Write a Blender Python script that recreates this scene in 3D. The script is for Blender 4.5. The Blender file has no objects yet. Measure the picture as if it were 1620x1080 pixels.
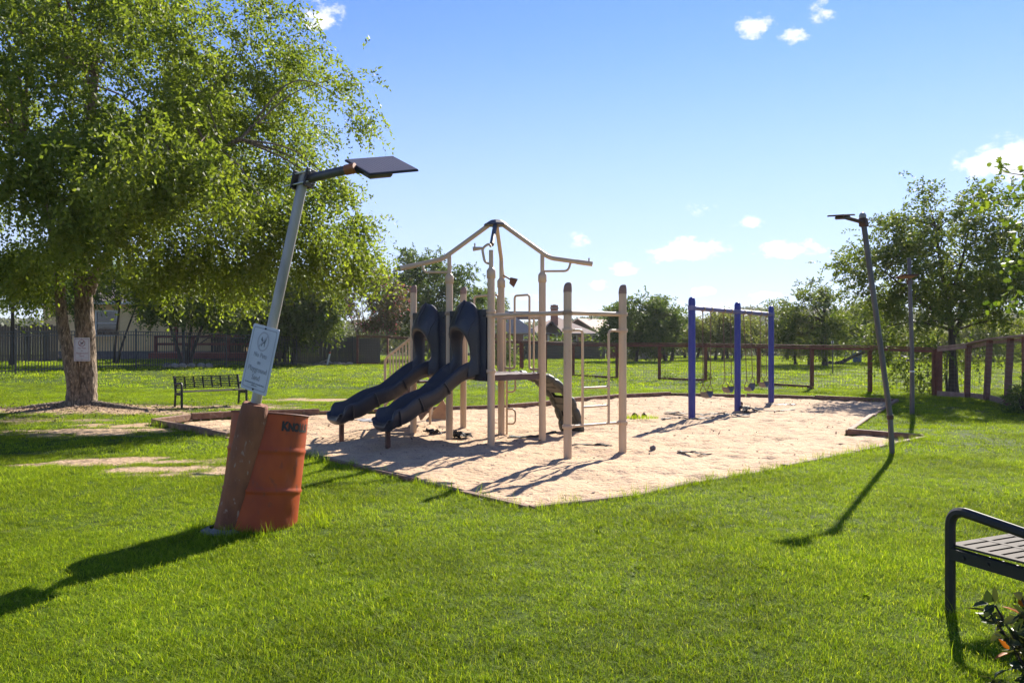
import bpy, bmesh, math, random
import numpy as np
from mathutils import Vector, Matrix, Quaternion

# ------------------------------------------------------------------ camera, sky, sun, exposure
SC = bpy.context.scene
COL = SC.collection
EYE = 1.6                      # eye height over the sand
FPX = 1250.0                   # focal length in photograph pixels (1620 wide)
cam = bpy.data.cameras.new('camera')
cam.lens = FPX / 1620 * 36
cam.sensor_width = 36
cam.clip_start = 0.05
cam.clip_end = 6000
camo = bpy.data.objects.new('camera', cam)
COL.objects.link(camo)
camo.location = (0, 0, EYE)
camo.rotation_euler = (math.radians(90), 0, 0)
SC.camera = camo

SUN_AZ, SUN_EL = math.radians(26.5), math.radians(33.0)
SUN_DIR = Vector((math.sin(SUN_AZ) * math.cos(SUN_EL), math.cos(SUN_AZ) * math.cos(SUN_EL), math.sin(SUN_EL)))
sun = bpy.data.lights.new('sun', 'SUN')
sun.energy = 4.3
sun.angle = math.radians(0.53)
sun.color = (1.0, 0.92, 0.79)
suno = bpy.data.objects.new('sun', sun)
COL.objects.link(suno)
suno.location = (20, 40, 40)
suno.rotation_euler = (-SUN_DIR).to_track_quat('-Z', 'Y').to_euler()

world = bpy.data.worlds.new('World')
SC.world = world
world.use_nodes = True


def build_world():
    nt = world.node_tree
    N, L = nt.nodes, nt.links
    N.clear()
    out = N.new('ShaderNodeOutputWorld')
    bg = N.new('ShaderNodeBackground')
    bg.inputs[1].default_value = 0.068
    sky = N.new('ShaderNodeTexSky')
    sky.sky_type = 'NISHITA'
    sky.sun_disc = False
    sky.sun_elevation = SUN_EL
    sky.sun_rotation = SUN_AZ
    sky.altitude = 200
    sky.air_density = 0.75
    sky.dust_density = 0.0
    sky.ozone_density = 7.0

    def M(op, a, b=None, c=None, clamp=False):
        n = N.new('ShaderNodeMath')
        n.operation = op
        n.use_clamp = clamp
        for i, v in enumerate((a, b, c)):
            if v is None:
                continue
            if isinstance(v, (int, float)):
                n.inputs[i].default_value = v
            else:
                L.new(v, n.inputs[i])
        return n.outputs[0]

    tc = N.new('ShaderNodeTexCoord')
    sep = N.new('ShaderNodeSeparateXYZ')
    L.new(tc.outputs['Generated'], sep.inputs[0])
    az = M('ARCTAN2', sep.outputs[0], sep.outputs[1])
    el = M('ARCSINE', sep.outputs[2])
    comb = N.new('ShaderNodeCombineXYZ')
    L.new(az, comb.inputs[0])
    L.new(M('MULTIPLY', el, 1.5), comb.inputs[1])
    nz = N.new('ShaderNodeTexNoise')
    nz.inputs['Scale'].default_value = 26
    nz.inputs['Detail'].default_value = 7
    nz.inputs['Roughness'].default_value = 0.62
    L.new(comb.outputs[0], nz.inputs['Vector'])
    nz2 = N.new('ShaderNodeTexNoise')
    nz2.inputs['Scale'].default_value = 70
    nz2.inputs['Detail'].default_value = 5
    L.new(comb.outputs[0], nz2.inputs['Vector'])
    tot = None
    # small fair-weather clouds: azimuth, elevation, half width, half height (degrees), density
    clouds = [(12.4, 6.35, 3.0, 1.0, 1.0), (17.2, 20.9, 1.5, .85, .9), (19.6, 20.1, 1.3, .8, .35), (16.6, 8.2, 1.3, .5, .75),
              (19.2, 6.35, 2.6, .7, 1.0), (32.6, 10.9, 3.3, 1.7, 1.0), (8.2, 5.2, 1.5, .5, .8), (6.2, 4.1, 1.0, .45, .8),
              (-13.5, 22.0, 1.6, 1.3, .6), (4.7, 7.3, 1.1, .6, .35), (13.5, 9.2, 1.2, .7, .35), (13.6, 3.5, .9, .5, .6),
              (17.6, 3.3, 1.3, .5, .6), (24, 3.6, 1.8, .6, .6), (1.0, 3.2, 1.5, .5, .5), (21.5, 21.2, 1.2, 1.0, .25),
              (45, 14, 4, 1.6, .9), (58, 8, 5, 1.5, .9), (80, 20, 5, 2, .8), (-48, 12, 4, 1.5, .8), (-75, 22, 5, 2, .8),
              (120, 15, 6, 2, .9), (160, 10, 5, 1.5, .9), (-120, 14, 6, 2, .9), (-160, 24, 5, 2, .8), (100, 40, 5, 3, .7), (-60, 45, 5, 3, .7)]
    for a0, e0, wa, we, dn in clouds:
        da = M('DIVIDE', M('SUBTRACT', az, math.radians(a0)), math.radians(wa * 1.15))
        de = M('DIVIDE', M('SUBTRACT', el, math.radians(e0)), math.radians(we * 1.15))
        r2 = M('ADD', M('MULTIPLY', da, da), M('MULTIPLY', de, de))
        f = M('MULTIPLY', M('SUBTRACT', 1.0, M('SQRT', r2), clamp=True), dn)
        tot = f if tot is None else M('MAXIMUM', tot, f)
    dens = M('ADD', tot, M('MULTIPLY', M('SUBTRACT', nz.outputs[0], 0.54), 2.6))
    dens = M('ADD', dens, M('MULTIPLY', M('SUBTRACT', nz2.outputs[0], 0.5), 0.7))
    dens = M('MULTIPLY', dens, M('MULTIPLY', tot, 9.0, clamp=True))
    dens = M('MULTIPLY', dens, 1.6, clamp=True)
    mp = N.new('ShaderNodeMapRange')
    mp.interpolation_type = 'SMOOTHSTEP'
    L.new(dens, mp.inputs[0])
    mix = N.new('ShaderNodeMix')
    mix.data_type = 'RGBA'
    L.new(M('MULTIPLY', mp.outputs[0], 0.85), mix.inputs['Factor'])
    tint = N.new('ShaderNodeMix')
    tint.data_type = 'RGBA'
    tint.blend_type = 'MULTIPLY'
    tint.inputs['Factor'].default_value = 1.0
    L.new(sky.outputs[0], tint.inputs['A'])
    tint.inputs['B'].default_value = (1.03, 0.965, 1.07, 1)
    # haze near the horizon, the same all the way round
    hz = N.new('ShaderNodeMapRange')
    hz.interpolation_type = 'SMOOTHSTEP'
    hz.inputs[1].default_value, hz.inputs[2].default_value = math.radians(-2), math.radians(24)
    hz.inputs[3].default_value, hz.inputs[4].default_value = 0.86, 0.0
    L.new(el, hz.inputs[0])
    hm = N.new('ShaderNodeMix')
    hm.data_type = 'RGBA'
    L.new(hz.outputs[0], hm.inputs['Factor'])
    L.new(tint.outputs['Result'], hm.inputs['A'])
    hm.inputs['B'].default_value = (3.5, 3.8, 4.25, 1)
    L.new(hm.outputs['Result'], mix.inputs['A'])
    mix.inputs['B'].default_value = (6.5, 6.4, 6.4, 1)
    L.new(mix.outputs['Result'], bg.inputs[0])
    L.new(bg.outputs[0], out.inputs[0])


build_world()
SC.view_settings.view_transform = 'Standard'
SC.view_settings.look = 'None'
SC.view_settings.exposure = 1.62
SC.view_settings.gamma = 1.0
SC.render.engine = 'CYCLES'
SC.cycles.use_denoising = True
SC.cycles.max_bounces = 6
SC.cycles.transparent_max_bounces = 6
SC.cycles.sample_clamp_indirect = 6

RNG = np.random.default_rng(11)
random.seed(5)


# ------------------------------------------------------------------ helpers
def at(px, py, z=0.0):
    """ground point that the photograph shows at this pixel"""
    d = FPX * (EYE - z) / (py - 540)
    return Vector(((px - 810) / FPX * d, d, z))


def atd(px, py, d):
    """point at depth d"""
    return Vector(((px - 810) / FPX * d, d, EYE + (540 - py) / FPX * d))


def sstep(a, b, x):
    t = np.clip((x - a) / (b - a), 0, 1)
    return t * t * (3 - 2 * t)


def tag(o, label=None, cat=None, group=None, kind=None):
    if label: o['label'] = label
    if cat: o['category'] = cat
    if group: o['group'] = group
    if kind: o['kind'] = kind
    return o


def thing(name, label, cat, loc=(0, 0, 0), rz=0.0, group=None):
    o = bpy.data.objects.new(name, None)
    o.empty_display_size = 0.2
    COL.objects.link(o)
    o.location = loc
    o.rotation_euler = (0, 0, rz)
    return tag(o, label, cat, group)


def link(name, me, parent=None):
    o = bpy.data.objects.new(name, me)
    COL.objects.link(o)
    if parent is not None:
        o.parent = parent
    return o


def copy_tree(o, parent=None):
    c = o.copy()
    COL.objects.link(c)
    c.parent = parent
    for ch in list(o.children):
        copy_tree(ch, c)
    return c


def np_mesh(name, V, F, mats, smooth=False, face_attr=None):
    V = np.asarray(V, dtype=np.float32)
    F = np.asarray(F, dtype=np.int32)
    k = F.shape[1]
    me = bpy.data.meshes.new(name)
    me.vertices.add(len(V))
    me.vertices.foreach_set('co', V.ravel())
    me.loops.add(F.size)
    me.loops.foreach_set('vertex_index', F.ravel())
    me.polygons.add(len(F))
    me.polygons.foreach_set('loop_start', np.arange(0, F.size, k, dtype=np.int32))
    if smooth:
        me.polygons.foreach_set('use_smooth', np.ones(len(F), dtype=bool))
    if face_attr is not None:
        a = me.attributes.new('r', 'FLOAT', 'FACE')
        a.data.foreach_set('value', np.asarray(face_attr, dtype=np.float32))
    for m in (mats if isinstance(mats, (list, tuple)) else [mats]):
        me.materials.append(m)
    me.update()
    me.validate()
    return me


class MB:
    """collects shapes into one mesh"""

    def __init__(s):
        s.v, s.f, s.sm = [], [], []

    def add(s, V, F, smooth=False):
        o = len(s.v)
        s.v += [tuple(v) for v in V]
        s.f += [tuple(i + o for i in f) for f in F]
        s.sm += [smooth] * len(F)
        return s

    def box(s, c, size, X=(1, 0, 0), Y=(0, 1, 0), Z=(0, 0, 1), taper=1.0, bev=0.0):
        c, X, Y, Z = Vector(c), Vector(X), Vector(Y), Vector(Z)
        a, b, d = size[0] / 2, size[1] / 2, size[2] / 2
        if bev > 0:
            bev = min(bev, a * .9, b * .9, d * .9)
            V = []
            for sx in (-1, 1):
                for sy in (-1, 1):
                    for sz in (-1, 1):
                        V.append(c + X * sx * (a - bev) + Y * sy * (b - bev) + Z * sz * d)
                        V.append(c + X * sx * (a - bev) + Y * sy * b + Z * sz * (d - bev))
                        V.append(c + X * sx * a + Y * sy * (b - bev) + Z * sz * (d - bev))
            bm = bmesh.new()
            for v in V:
                bm.verts.new(v)
            bmesh.ops.convex_hull(bm, input=bm.verts)
            bm.verts.index_update()
            s.add([v.co[:] for v in bm.verts], [[v.index for v in f.verts] for f in bm.faces])
            bm.free()
            return s
        V = []
        for sz in (-1, 1):
            k = taper if sz > 0 else 1.0
            for sy in (-1, 1):
                for sx in (-1, 1):
                    V.append(c + X * sx * a * k + Y * sy * b * k + Z * sz * d)
        F = [(0, 2, 3, 1), (4, 5, 7, 6), (0, 1, 5, 4), (2, 6, 7, 3), (0, 4, 6, 2), (1, 3, 7, 5)]
        return s.add(V, F)

    def bar(s, p, q, w, h, up=(0, 0, 1), bev=0.0):
        p, q = Vector(p), Vector(q)
        d = (q - p)
        ln = d.length
        d.normalize()
        u = Vector(up)
        side = d.cross(u)
        if side.length < 1e-4:
            side = d.cross(Vector((0, 1, 0)))
        side.normalize()
        u = side.cross(d).normalized()
        return s.box((p + q) / 2, (ln, w, h), d, side, u, bev=bev)

    def tube(s, pts, rad, seg=10, cap=True, smooth=True, flat=None):
        P = [Vector(p) for p in pts]
        n = len(P)
        if isinstance(rad, (int, float)):
            rad = [rad] * n
        T = []
        for i in range(n):
            a = P[max(i - 1, 0)]
            b = P[min(i + 1, n - 1)]
            T.append((b - a).normalized())
        ref = Vector((0, 0, 1)) if abs(T[0].z) < 0.9 else Vector((1, 0, 0))
        u = T[0].cross(ref).normalized()
        V, F = [], []
        for i in range(n):
            u = (u - T[i] * u.dot(T[i])).normalized()
            w = T[i].cross(u)
            for k in range(seg):
                a = 2 * math.pi * k / seg
                V.append(P[i] + (u * math.cos(a) + w * math.sin(a)) * rad[i])
        for i in range(n - 1):
            for k in range(seg):
                k2 = (k + 1) % seg
                F.append((i * seg + k, i * seg + k2, (i + 1) * seg + k2, (i + 1) * seg + k))
        s.add(V, F, smooth)
        if cap:
            s.add(V[:seg], [tuple(reversed(range(seg)))])
            s.add(V[-seg:], [tuple(range(seg))])
        return s

    def lathe(s, prof, base, axis=(0, 0, 1), seg=24, smooth=True, cap=True):
        base, axis = Vector(base), Vector(axis).normalized()
        ref = Vector((1, 0, 0)) if abs(axis.x) < 0.9 else Vector((0, 1, 0))
        u = axis.cross(ref).normalized()
        w = axis.cross(u)
        V, F = [], []
        for r, z in prof:
            for k in range(seg):
                a = 2 * math.pi * k / seg
                V.append(base + axis * z + (u * math.cos(a) + w * math.sin(a)) * r)
        for i in range(len(prof) - 1):
            for k in range(seg):
                k2 = (k + 1) % seg
                F.append((i * seg + k, i * seg + k2, (i + 1) * seg + k2, (i + 1) * seg + k))
        s.add(V, F, smooth)
        if cap:
            s.add(V[:seg], [tuple(reversed(range(seg)))])
            s.add(V[-seg:], [tuple(range(seg))])
        return s

    def grid(s, rows, smooth=True, closed=False):
        n, m = len(rows), len(rows[0])
        V = [p for r in rows for p in r]
        F = []
        for i in range(n - 1):
            for j in range(m if closed else m - 1):
                j2 = (j + 1) % m
                F.append((i * m + j, i * m + j2, (i + 1) * m + j2, (i + 1) * m + j))
        return s.add(V, F, smooth)

    def mesh(s, name, mat, org=(0, 0, 0)):
        me = bpy.data.meshes.new(name)
        ox, oy, oz = org
        me.from_pydata([(x - ox, y - oy, z - oz) for x, y, z in s.v], [], s.f)
        me.polygons.foreach_set('use_smooth', s.sm)
        me.materials.append(mat)
        me.update()
        return me

    def build(s, name, mat, parent=None, org=None):
        """vertices are in world coordinates; the part's own origin is its parent's"""
        if org is None:
            org = parent.location if parent is not None and parent.type == 'EMPTY' else (0, 0, 0)
            p = parent
            while p is not None and p.type != 'EMPTY':
                p = p.parent
            if p is not None:
                org = p.location
        o = link(name, s.mesh(name, mat, org), parent)
        return o


def rnd_path(pts, n=6):
    """smooth path through points (Catmull-Rom)"""
    P = [Vector(p) for p in pts]
    P = [P[0] * 2 - P[1]] + P + [P[-1] * 2 - P[-2]]
    out = []
    for i in range(1, len(P) - 2):
        for k in range(n):
            t = k / n
            a, b, c, d = P[i - 1], P[i], P[i + 1], P[i + 2]
            out.append(0.5 * ((2 * b) + (c - a) * t + (2 * a - 5 * b + 4 * c - d) * t * t + (3 * b - a - 3 * c + d) * t ** 3))
    out.append(P[-2])
    return out


def fillet(pts, r, n=5):
    """polyline with rounded corners"""
    P = [Vector(p) for p in pts]
    out = [P[0]]
    for i in range(1, len(P) - 1):
        a = (P[i - 1] - P[i])
        b = (P[i + 1] - P[i])
        rr = min(r, a.length * .49, b.length * .49)
        p0, p1 = P[i] + a.normalized() * rr, P[i] + b.normalized() * rr
        for k in range(n + 1):
            t = k / n
            out.append(p0 * (1 - t) ** 2 + P[i] * 2 * t * (1 - t) + p1 * t * t)
    out.append(P[-1])
    return out


# ------------------------------------------------------------------ materials
def mat(name, col, rough=0.6, col2=None, scale=8.0, detail=4.0, bump=0.0, bscale=None, metal=0.0, spec=0.5, stretch=(1, 1, 1),
        contrast=(0.35, 0.65), col3=None, scale3=40.0, lim3=(0.6, 0.7), bdist=0.01, coat=0.0, rvar=0.0):
    m = bpy.data.materials.new(name)
    m.use_nodes = True
    nt = m.node_tree
    N, L = nt.nodes, nt.links
    b = N['Principled BSDF']
    b.inputs['Roughness'].default_value = rough
    b.inputs['Metallic'].default_value = metal
    b.inputs['Specular IOR Level'].default_value = spec
    b.inputs['Coat Weight'].default_value = coat
    c4 = (*col, 1)
    b.inputs['Base Color'].default_value = c4
    tc = N.new('ShaderNodeTexCoord')
    mp = N.new('ShaderNodeMapping')
    mp.inputs['Scale'].default_value = stretch
    L.new(tc.outputs['Object'], mp.inputs[0])
    vec = mp.outputs[0]

    def noise(sc, dt=detail):
        n = N.new('ShaderNodeTexNoise')
        n.inputs['Scale'].default_value = sc
        n.inputs['Detail'].default_value = dt
        L.new(vec, n.inputs['Vector'])
        return n.outputs[0]

    def ramp(v, lo, hi):
        r = N.new('ShaderNodeMapRange')
        r.inputs[1].default_value, r.inputs[2].default_value = lo, hi
        L.new(v, r.inputs[0])
        return r.outputs[0]

    res = None
    if col2 is not None:
        mx = N.new('ShaderNodeMix')
        mx.data_type = 'RGBA'
        mx.inputs['A'].default_value = c4
        mx.inputs['B'].default_value = (*col2, 1)
        L.new(ramp(noise(scale), *contrast), mx.inputs['Factor'])
        res = mx.outputs['Result']
    if col3 is not None:
        mx = N.new('ShaderNodeMix')
        mx.data_type = 'RGBA'
        if res is not None:
            L.new(res, mx.inputs['A'])
        else:
            mx.inputs['A'].default_value = c4
        mx.inputs['B'].default_value = (*col3, 1)
        L.new(ramp(noise(scale3, 6), *lim3), mx.inputs['Factor'])
        res = mx.outputs['Result']
    if res is not None:
        L.new(res, b.inputs['Base Color'])
    if rvar > 0:
        r = N.new('ShaderNodeMapRange')
        r.inputs[3].default_value, r.inputs[4].default_value = rough - rvar, rough + rvar
        L.new(noise(scale * 1.7), r.inputs[0])
        L.new(r.outputs[0], b.inputs['Roughness'])
    if bump > 0:
        bp = N.new('ShaderNodeBump')
        bp.inputs['Strength'].default_value = bump
        bp.inputs['Distance'].default_value = bdist
        L.new(noise(bscale or scale * 3, 6), bp.inputs['Height'])
        L.new(bp.outputs[0], b.inputs['Normal'])
    return m


def leaf_mat(name, c1, c2, trans=0.45, tcol=None, rough=0.55, c3=None):
    """leaf: face attribute r picks the colour; light shines through"""
    m = bpy.data.materials.new(name)
    m.use_nodes = True
    nt = m.node_tree
    N, L = nt.nodes, nt.links
    N.clear()
    out = N.new('ShaderNodeOutputMaterial')
    b = N.new('ShaderNodeBsdfPrincipled')
    b.inputs['Roughness'].default_value = rough
    b.inputs['Specular IOR Level'].default_value = 0.2
    at_ = N.new('ShaderNodeAttribute')
    at_.attribute_name = 'r'
    cr = N.new('ShaderNodeValToRGB')
    cr.color_ramp.elements[0].color = (*c1, 1)
    cr.color_ramp.elements[1].color = (*c2, 1)
    if c3 is not None:
        cr.color_ramp.elements[1].position = 0.93
        e = cr.color_ramp.elements.new(0.96)
        e.color = (*c3, 1)
    L.new(at_.outputs['Fac'], cr.inputs[0])
    L.new(cr.outputs[0], b.inputs['Base Color'])
    t = N.new('ShaderNodeBsdfTranslucent')
    mul = N.new('ShaderNodeMix')
    mul.data_type = 'RGBA'
    mul.blend_type = 'MULTIPLY'
    mul.inputs['Factor'].default_value = 1.0
    L.new(cr.outputs[0], mul.inputs['A'])
    mul.inputs['B'].default_value = (*(tcol or (1.6, 1.5, 0.7)), 1)
    L.new(mul.outputs['Result'], t.inputs[0])
    mx = N.new('ShaderNodeMixShader')
    mx.inputs[0].default_value = trans
    L.new(b.outputs[0], mx.inputs[1])
    L.new(t.outputs[0], mx.inputs[2])
    L.new(mx.outputs[0], out.inputs[0])
    return m


MAT = dict(
    beige=mat('beige_powder_coat', (.56, .42, .28), .42, (.49, .36, .235), 5, bump=.06, bscale=90, col3=(.33, .24, .16), scale3=22, lim3=(.66, .74), stretch=(1, 1, .35)),
    brown_cap=mat('brown_cap', (.30, .185, .135), .6, (.22, .14, .105), 20, bump=.2),
    navy=mat('navy_plastic', (.017, .021, .033), .42, (.022, .026, .038), 4, bump=.08, bscale=160, rvar=.08, col3=(.085, .075, .066), scale3=5, lim3=(.60, .9)),
    deck=mat('deck_coating', (.075, .045, .045), .6, (.11, .07, .065), 6, bump=.3, bscale=60),
    tread=mat('dark_moulded_plastic', (.035, .04, .035), .5, (.05, .052, .045), 6, bump=.1),
    rust=mat('rusty_steel', (.12, .055, .035), .75, (.06, .03, .022), 12, bump=.3),
    black=mat('black_coated_metal', (.012, .012, .013), .6, (.02, .018, .018), 12, bump=.06, bscale=120),
    seat=mat('bench_seat_sheen', (.085, .07, .065), .75, (.05, .043, .042), 9, spec=.12),  # black painted metal; its pale sheen at a grazing view is put into the colour
    steel=mat('galvanised_pole', (.36, .34, .31), .45, (.26, .25, .235), 9, metal=.35, bump=.05, stretch=(1, 1, .3), rvar=.08),
    dullpole=mat('weathered_grey_pole', (.13, .125, .125), .5, (.09, .085, .09), 9, metal=.5, stretch=(1, 1, .3)),
    dark_br=mat('dark_bracket', (.012, .014, .022), .5),
    zinc=mat('zinc_bolt', (.55, .55, .55), .35, metal=.9),
    pier=mat('red_painted_concrete', (.30, .11, .05), .85, (.16, .058, .03), 5, bump=.8, bscale=60, col3=(.36, .24, .18), scale3=30, lim3=(.62, .70), bdist=.012, stretch=(1, 1, .5)),
    concrete=mat('grey_concrete', (.24, .22, .20), .9, (.15, .14, .13), 9, bump=.7, bscale=30, bdist=.02),
    drum=mat('orange_drum_paint', (.42, .075, .014), .5, (.29, .045, .012), 5, bump=.10, bscale=14, col3=(.17, .05, .03), scale3=17, lim3=(.6, .75), stretch=(1, 1, .6), rvar=.1, spec=.3),
    drum_in=mat('drum_rim_rust', (.20, .06, .035), .7, (.12, .05, .035), 20),
    stencil=mat('black_stencil_paint', (.012, .012, .012), .6),
    signw=mat('faded_sign_white', (.52, .53, .55), .5, (.45, .46, .48), 6),
    signw2=mat('white_sign', (.62, .56, .57), .5, (.55, .5, .5), 6),
    signgrey=mat('faded_sign_print', (.27, .275, .29), .6),
    signpale=mat('faded_ring_print', (.36, .35, .37), .6),
    signfade=mat('faded_symbol_print', (.12, .14, .15), .6),
    signred=mat('sign_red_print', (.30, .09, .09), .6),
    signdark=mat('sign_dark_print', (.035, .05, .06), .6),
    panel=mat('solar_cells', (.15, .12, .115), .34, (.12, .10, .10), 5),  # tan of the reflected sun is painted into the cell colour
    panel_line=mat('solar_busbar', (.26, .24, .24), .4),
    orangetape=mat('orange_coupling', (.36, .11, .03), .5, (.26, .08, .03), 20),
    blue=mat('blue_powder_coat', (.018, .026, .22), .38, (.025, .032, .25), 5, bump=.05, bscale=90, rvar=.05),
    bluebeam=mat('faded_blue_beam', (.10, .105, .27), .4, (.13, .13, .28), 5),
    chain=mat('rusty_chain', (.11, .06, .045), .6, (.19, .12, .08), 60, metal=.4),
    rubber=mat('swing_seat_rubber', (.16, .15, .15), .35, (.10, .09, .09), 9),
    brass=mat('brass_clamp', (.35, .25, .10), .4, metal=.6),
    timber=mat('weathered_edging_timber', (.22, .12, .075), .85, (.13, .07, .045), 9, bump=.5, bscale=40, stretch=(1, 1, 1), col3=(.3, .22, .16), scale3=14, lim3=(.55, .75)),
    fencew=mat('stained_fence_timber', (.22, .072, .045), .75, (.14, .048, .034), 8, bump=.3, bscale=50),
    railtop=mat('weathered_rail_board', (.42, .27, .215), .8, (.31, .18, .145), 10, bump=.4, bscale=40),
    wire=mat('galvanised_wire', (.16, .14, .11), .6),
    picket=mat('black_iron', (.018, .02, .026), .45, (.028, .03, .036), 10),
    cedar=mat('grey_cedar_board', (.11, .085, .066), .85, (.065, .05, .042), 7, bump=.4, bscale=30, stretch=(1, 1, .15)),
    cedar2=mat('orange_cedar_board', (.30, .15, .06), .8, (.2, .1, .045), 7, stretch=(1, 1, .15)),
    siding=mat('tan_siding', (.80, .57, .27), .7, (.74, .52, .24), 3),
    trimw=mat('white_trim', (.62, .58, .50), .6),
    found=mat('grey_foundation', (.17, .16, .15), .85, (.13, .12, .115), 5, bump=.3),
    glass=mat('window_glass', (.012, .015, .018), .08, spec=.8),
    redwood=mat('red_deck_stain', (.24, .05, .036), .7, (.16, .036, .028), 8),
    deckfloor=mat('pink_deck_floor', (.44, .22, .16), .7, (.36, .17, .13), 4),
    roofdk=mat('dark_shingle', (.12, .10, .11), .9, (.085, .075, .085), 40),
    roof=mat('brown_shingle', (.50, .385, .315), .9, (.40, .30, .245), 14, bump=.4, bscale=40, stretch=(1, 1, 3)),
    brick=mat('red_brick', (.32, .14, .09), .85, (.22, .1, .075), 9),
    stone=mat('limestone', (.36, .32, .27), .9, (.22, .19, .16), 8, bump=.6, bscale=20, bdist=.02),
    fabric=mat('black_weed_fabric', (.02, .02, .022), .75, (.05, .048, .045), 14, bump=.4, bscale=30),
    tarp=mat('grey_plastic_scrap', (.3, .29, .28), .5, (.18, .17, .165), 14),
    tan_panel=mat('tan_plywood', (.44, .25, .11), .7, (.33, .17, .08), 7),
    bluebin=mat('blue_plastic', (.03, .10, .35), .5),
    white=mat('white_plastic', (.65, .65, .65), .5),
    redpipe=mat('red_cap', (.4, .05, .03), .5),
)


# ------------------------------------------------------------------ terrain
def vnoise(x, y, seed=0):
    xi, yi = np.floor(x).astype(np.int64), np.floor(y).astype(np.int64)
    fx, fy = x - xi, y - yi
    fx, fy = fx * fx * (3 - 2 * fx), fy * fy * (3 - 2 * fy)

    def h(a, b):
        n = (a * 374761393 + b * 668265263 + seed * 974711) & 0x7fffffff
        n = ((n ^ (n >> 13)) * 1274126177) & 0x7fffffff
        return ((n ^ (n >> 16)) & 0xffff) / 65535.0

    return (h(xi, yi) * (1 - fx) + h(xi + 1, yi) * fx) * (1 - fy) + (h(xi, yi + 1) * (1 - fx) + h(xi + 1, yi + 1) * fx) * fy


def fbm(x, y, oct=4, seed=0):
    a, s, t = 0.5, 0.0, 0.0
    for k in range(oct):
        s = s + a * vnoise(x * 2 ** k, y * 2 ** k, seed + k)
        t += a
        a *= 0.5
    return s / t - 0.5


# outline of the play pit (photograph pixels on the ground, clockwise from the front corner)
PIT_PX = [(840, 808), (660, 764), (482, 722), (360, 696), (243, 674), (300, 665), (372, 660), (505, 655), (705, 647.5), (803, 645), (853, 641),
          (921, 633), (985, 628), (1060, 624.5), (1180, 627), (1290, 630.5), (1419, 636), (1380, 660), (1342, 685), (1462, 695), (1350, 718),
          (1240, 741), (1100, 767), (1000, 788)]
PIT = np.array([at(*p)[:2] for p in PIT_PX])


def pit_sd(x, y):
    """signed distance to the pit outline, negative inside"""
    x, y = np.asarray(x, float), np.asarray(y, float)
    d = np.full(x.shape, 1e9)
    ins = np.zeros(x.shape, bool)
    n = len(PIT)
    for i in range(n):
        ax, ay = PIT[i]
        bx, by = PIT[(i + 1) % n]
        ex, ey = bx - ax, by - ay
        t = np.clip(((x - ax) * ex + (y - ay) * ey) / (ex * ex + ey * ey), 0, 1)
        d = np.minimum(d, np.hypot(x - ax - t * ex, y - ay - t * ey))
        c = ((ay > y) != (by > y)) & (x < (bx - ax) * (y - ay) / (by - ay + 1e-12) + ax)
        ins ^= c
    return np.where(ins, -d, d)


def lawn_z(x, y):
    x, y = np.asarray(x, float), np.asarray(y, float)
    z = 0.025 + 0.15 * sstep(24, 42, y) + 0.28 * sstep(19, 29, y) * sstep(-11, -17, x)
    z = z + 0.05 * fbm(x * .35, y * .35, 3, 3) * sstep(2, 6, y) * (1 - sstep(60, 90, y))
    z = z + 0.10 * np.exp(-((x + 10) ** 2 + (y - 18.4) ** 2) / 1.6)
    z = z + 4.0 * sstep(140, 500, y) + 0.02 * np.maximum(y - 500, 0)
    return z


_fr = np.random.default_rng(55)
NF = 1500
FOOT = np.stack([_fr.uniform(-6.5, 10, NF), _fr.uniform(7.6, 23.5, NF), _fr.uniform(.06, .14, NF), _fr.uniform(-.042, .018, NF), _fr.uniform(.5, 1.4, NF)], 1)
FOOT = np.concatenate([FOOT, [(4.3, 17.3, .45, -.10, 1), (5.0, 18.3, .45, -.10, 1), (5.8, 19.3, .45, -.09, 1), (6.4, 20.1, .45, -.09, 1), (-2.15, 11.7, .4, -.06, 1), (-3.0, 12.6, .4, -.06, 1), (1.2, 14.5, .35, -.06, 1), (1.2, 11.3, .4, -.05, 1)]])


def sand_z(x, y):
    x, y = np.asarray(x, float), np.asarray(y, float)
    z = 0.07 * np.exp(-(((x + 2.35) / 1.0) ** 2 + ((y - 12.3) / 1.0) ** 2))
    z = z + 0.05 * fbm(x * .7, y * .7, 3, 7) + 0.06 * fbm(x * 2.2, y * 2.6, 3, 21) + 0.035 * fbm(x * 6.5, y * 6.5, 2, 31)
    if z.size > 2000:
        for fx, fy, fr, fh, fa in FOOT:
            m = (np.abs(x - fx) < fr * 3) & (np.abs(y - fy) < fr * 3.5)
            if m.any():
                z[m] += fh * np.exp(-(((x[m] - fx) / fr) ** 2 + ((y[m] - fy) / (fr * fa)) ** 2))
    return z - 0.012


# bare earth: centre (px), half sizes in metres, strength
BARE = []
for px, py, rx, ry, st in [(185, 733, .95, .36, 1.0), (275, 745, .9, .27, 1.0), (338, 754, .7, .18, 1.0), (240, 727, .7, .14, .9), (150, 652, 1.7, .75, 1.0), (30, 653, 1.8, .55, .95),
                           (235, 655, 1.1, .45, .9), (180, 684, 1.5, .38, .85), (225, 676, .8, .4, .85), (60, 668, 1.5, .5, .55), (110, 690, 1.6, .3, .5),
                           (490, 634, 1.2, .55, .9), (330, 646, 1.5, .35, .8), (420, 642, 1.0, .3, .5), (690, 634, 1.0, .3, .4), (440, 848, .35, .1, .5)]:
    c = at(px, py)
    BARE.append((c.x, c.y, rx, ry, st))


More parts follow.
